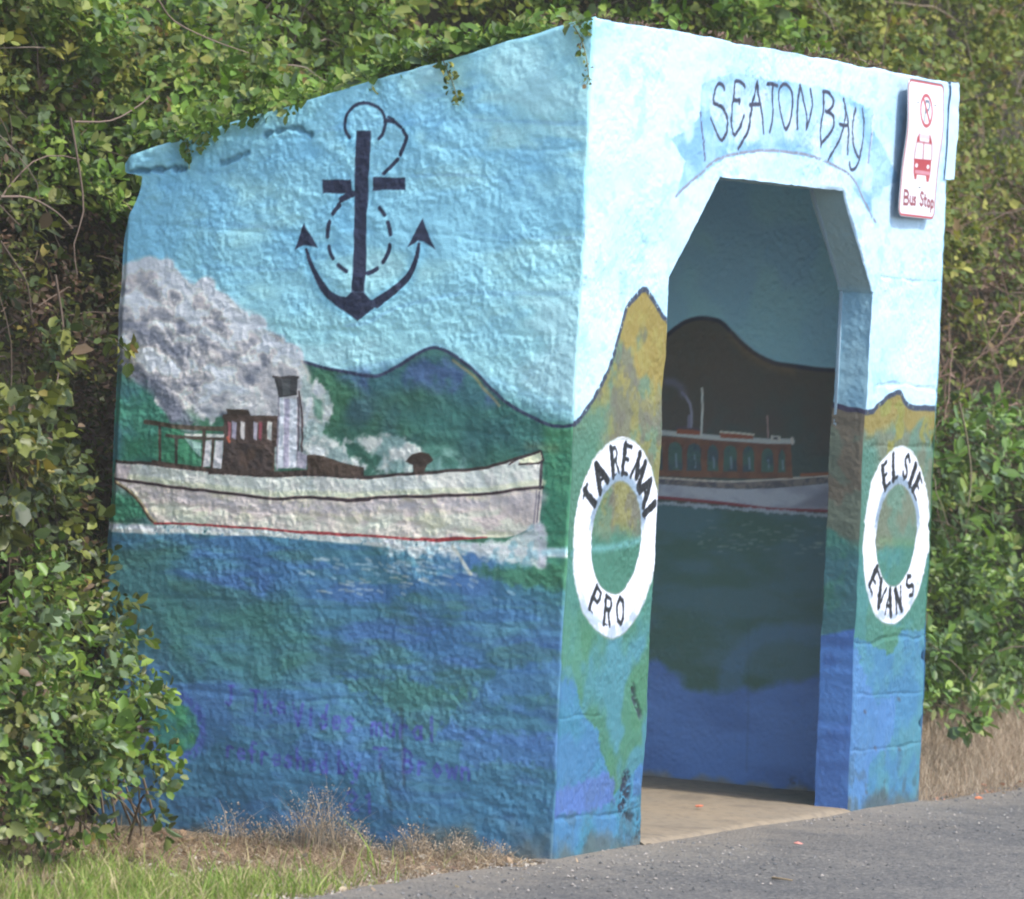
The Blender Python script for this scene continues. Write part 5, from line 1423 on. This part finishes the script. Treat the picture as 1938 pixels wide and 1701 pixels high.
# ------------------------------------------------------------------ bus stop sign
def build_sign():
    x0, x1, z0, z1 = 2.553, 2.905, 2.176, 2.676
    def b(z):
        t = (z-z0)/(z1-z0)
        return .034+.011*np.exp(-((t-.66)/.22)**2)+.010*t
    s = empty('bus_stop_sign', ((x0+x1)/2, -.03, z0), 'white and red bus stop sign with no parking symbol, bolted to the front wall', 'sign')
    def onS(pts):
        o = []
        for x, y in Z(1660,120,5.316, pts):
            v = .04
            for _ in range(4):
                p = ray_at(x, y, 1, -v); v = float(b(p[2]))
            o.append((p[0], p[2]))
        return np.array(o)
    nu, nv = 250, 380
    X, Y = np.meshgrid(np.linspace(x0, x1, nu), np.linspace(z0, z1, nv), indexing='ij')
    cv = Canvas(X, Y, (236, 234, 238))
    red = (186, 52, 66); pale = (226, 206, 214)
    # rounded outline
    R_ = .03
    dx = np.maximum(np.maximum(x0+R_-cv.X, cv.X-(x1-R_)), 0); dz = np.maximum(np.maximum(z0+R_-cv.Y, cv.Y-(z1-R_)), 0)
    sd_ = np.hypot(dx, dz)-R_
    edge = np.minimum(np.minimum(cv.X-x0, x1-cv.X), np.minimum(cv.Y-z0, z1-cv.Y))
    dist = np.where((dx > 0) & (dz > 0), -sd_, edge)
    cv.mix_all(red, sstep(.010, .008, dist)*sstep(.001, .0025, dist))
    cv.mix_all((200, 190, 190), sstep(.0025, .001, dist))
    cc = onS([(497,475)])[0]; rr = .056; t = np.linspace(0, 2*math.pi, 40)
    gy = (96, 104, 118)
    Pp = [(485,585),(490,370),(520,385),(530,430),(515,470),(490,480)]
    cv.stroke(onS([(476,580),(492,375)]), .008, gy); cv.stroke(onS([(492,378),(520,385),(530,425),(520,465),(488,490)]), .010, gy)
    cv.stroke(np.stack([cc[0]+rr*np.cos(t), cc[1]+rr*np.sin(t)], 1), .013, red)
    cv.stroke([(cc[0]-rr*.55, cc[1]+rr*.83), (cc[0]+rr*.62, cc[1]-rr*.78)], .014, red)
    f = lambda p, c=red: cv.fill(onS(p), c, soft=.0012)
    f([(425,705),(530,722),(528,765),(425,748)], pale); f([(400,772),(545,797),(545,818),(398,795)], (206,140,150))
    cv.stroke(onS([(372,965),(385,860),(400,790),(428,708)]), .006, red); cv.stroke(onS([(548,970),(552,870),(550,800),(532,725)]), .006, red)
    cv.stroke(onS([(470,795),(462,965)]), .008, red)
    f([(398,785),(405,740),(425,708),(430,785)]); f([(528,728),(545,755),(552,812),(522,800)])
    f([(372,955),(545,970),(538,1080),(530,1140),(518,1190),(495,1190),(490,1128),(400,1118),(394,1165),(376,1163),(366,1095)])
    f([(382,1068),(530,1088),(528,1125),(382,1105)], (214,140,152))
    for p in ((397,1025), (512,1040)):
        c_ = onS([p])[0]; cv.fill(np.stack([c_[0]+.013*np.cos(t), c_[1]+.008*np.sin(t)], 1), (246,240,242), soft=.0015)
    dr = (142, 46, 62)
    for p in ([(275,1275),(268,1415)], [(275,1275),(305,1285),(316,1315),(305,1342),(272,1345)], [(272,1345),(308,1350),(318,1385),(305,1415),(268,1412)],
              [(334,1340),(332,1400),(342,1418),(354,1412)], [(358,1342),(354,1420)], [(388,1352),(376,1348),(370,1368),(386,1395),(382,1418),(366,1415)],
              [(464,1310),(448,1295),(437,1320),(445,1350),(460,1378),(460,1412),(445,1428),(432,1408)], [(484,1322),(480,1420),(490,1432)], [(474,1358),(496,1362)],
              [(515,1372),(506,1398),(506,1425),(516,1444),(528,1430),(530,1398),(520,1374)], [(546,1380),(538,1490)], [(546,1392),(556,1378),(566,1400),(562,1440),(548,1450)]):
        cv.stroke(onS(p), .0105, dr, soft=.002)
    keep = (dist > 0).reshape(nu, nv)
    m = keep[:-1, :-1] & keep[1:, 1:] & keep[1:, :-1] & keep[:-1, 1:]
    Pf = np.stack([cv.X, -b(cv.Y), cv.Y], 1)
    C = pigment(cv.C, np.array([1.25, 1.2, 1.15]), .8)
    bkP = Pf.copy(); bkP[:, 1] += .003
    Fq = grid_faces(nu, nv, m); 
    plate = mesh_obj('sign_plate', np.vstack([Pf, bkP]), np.vstack([Fq, Fq[:, ::-1]+len(Pf)]), M_sign, s, np.vstack([C, np.full_like(C, .3)]))
    # rim of folded metal round the plate
    pts = []
    for cx_, cz_, a0 in ((x1-R_, z1-R_, 0), (x0+R_, z1-R_, 90), (x0+R_, z0+R_, 180), (x1-R_, z0+R_, 270)):
        for a in np.radians(np.linspace(a0, a0+90, 8)): pts.append((cx_+R_*math.cos(a), cz_+R_*math.sin(a)))
        if a0 in (90, 270):
            zz_ = np.linspace(pts[-1][1], (z0+R_) if a0 == 90 else (z1-R_), 14)[1:-1]
            for q in zz_: pts.append((x0 if a0 == 90 else x1, q))
    P3 = np.array([(p[0], -b(p[1])+.0015, p[1]) for p in pts+pts[:1]])
    V, Fr, C3 = tube_mesh([P3], [.003], 6, (.3,.26,.26), 0)
    mesh_obj('rim', V, Fr, M_steel, s, C3)
    for (bx_, by_) in ((410,382), (582,415), (425,1240)):
        c_ = onS([(bx_, by_)])[0]
        ring = [(c_[0]+.005*math.cos(a), -b(c_[1])-.003, c_[1]+.005*math.sin(a)) for a in np.linspace(0, 2*math.pi, 10, endpoint=False)]
        ring2 = [(c_[0]+.006*math.cos(a), 0.01, c_[1]+.006*math.sin(a)) for a in np.linspace(0, 2*math.pi, 10, endpoint=False)]
        V = ring+ring2+[(c_[0], -b(c_[1])-.005, c_[1])]
        Fb = [(i, (i+1) % 10, 10+(i+1) % 10, 10+i) for i in range(10)]; T = [(20, (i+1) % 10, i) for i in range(10)]
        mesh_obj('bolt', V, Fb, M_steel, s, None, tris=T)
build_sign()

# ------------------------------------------------------------------ thin scattering volume added to lift dark tones, imitating a glare veil
V_, F_ = box((-18, -12, -1.5), (30, 33, 7.5))
M_veil = bpy.data.materials.new('veil_scatter'); M_veil.use_nodes = True
_t = M_veil.node_tree
_t.nodes.remove(_t.nodes['Principled BSDF'])
_v = _t.nodes.new('ShaderNodeVolumePrincipled'); _v.inputs['Density'].default_value = .0013; _v.inputs['Color'].default_value = (1, .93, .78, 1)
_v.inputs['Anisotropy'].default_value = .0
_t.links.new(_v.outputs[0], _t.nodes['Material Output'].inputs['Volume'])
tag(mesh_obj('glare_veil', V_, F_, M_veil, smooth=False), 'thin milky volume added to imitate a glare veil over the dark tones', 'glare_veil', kind='stuff')
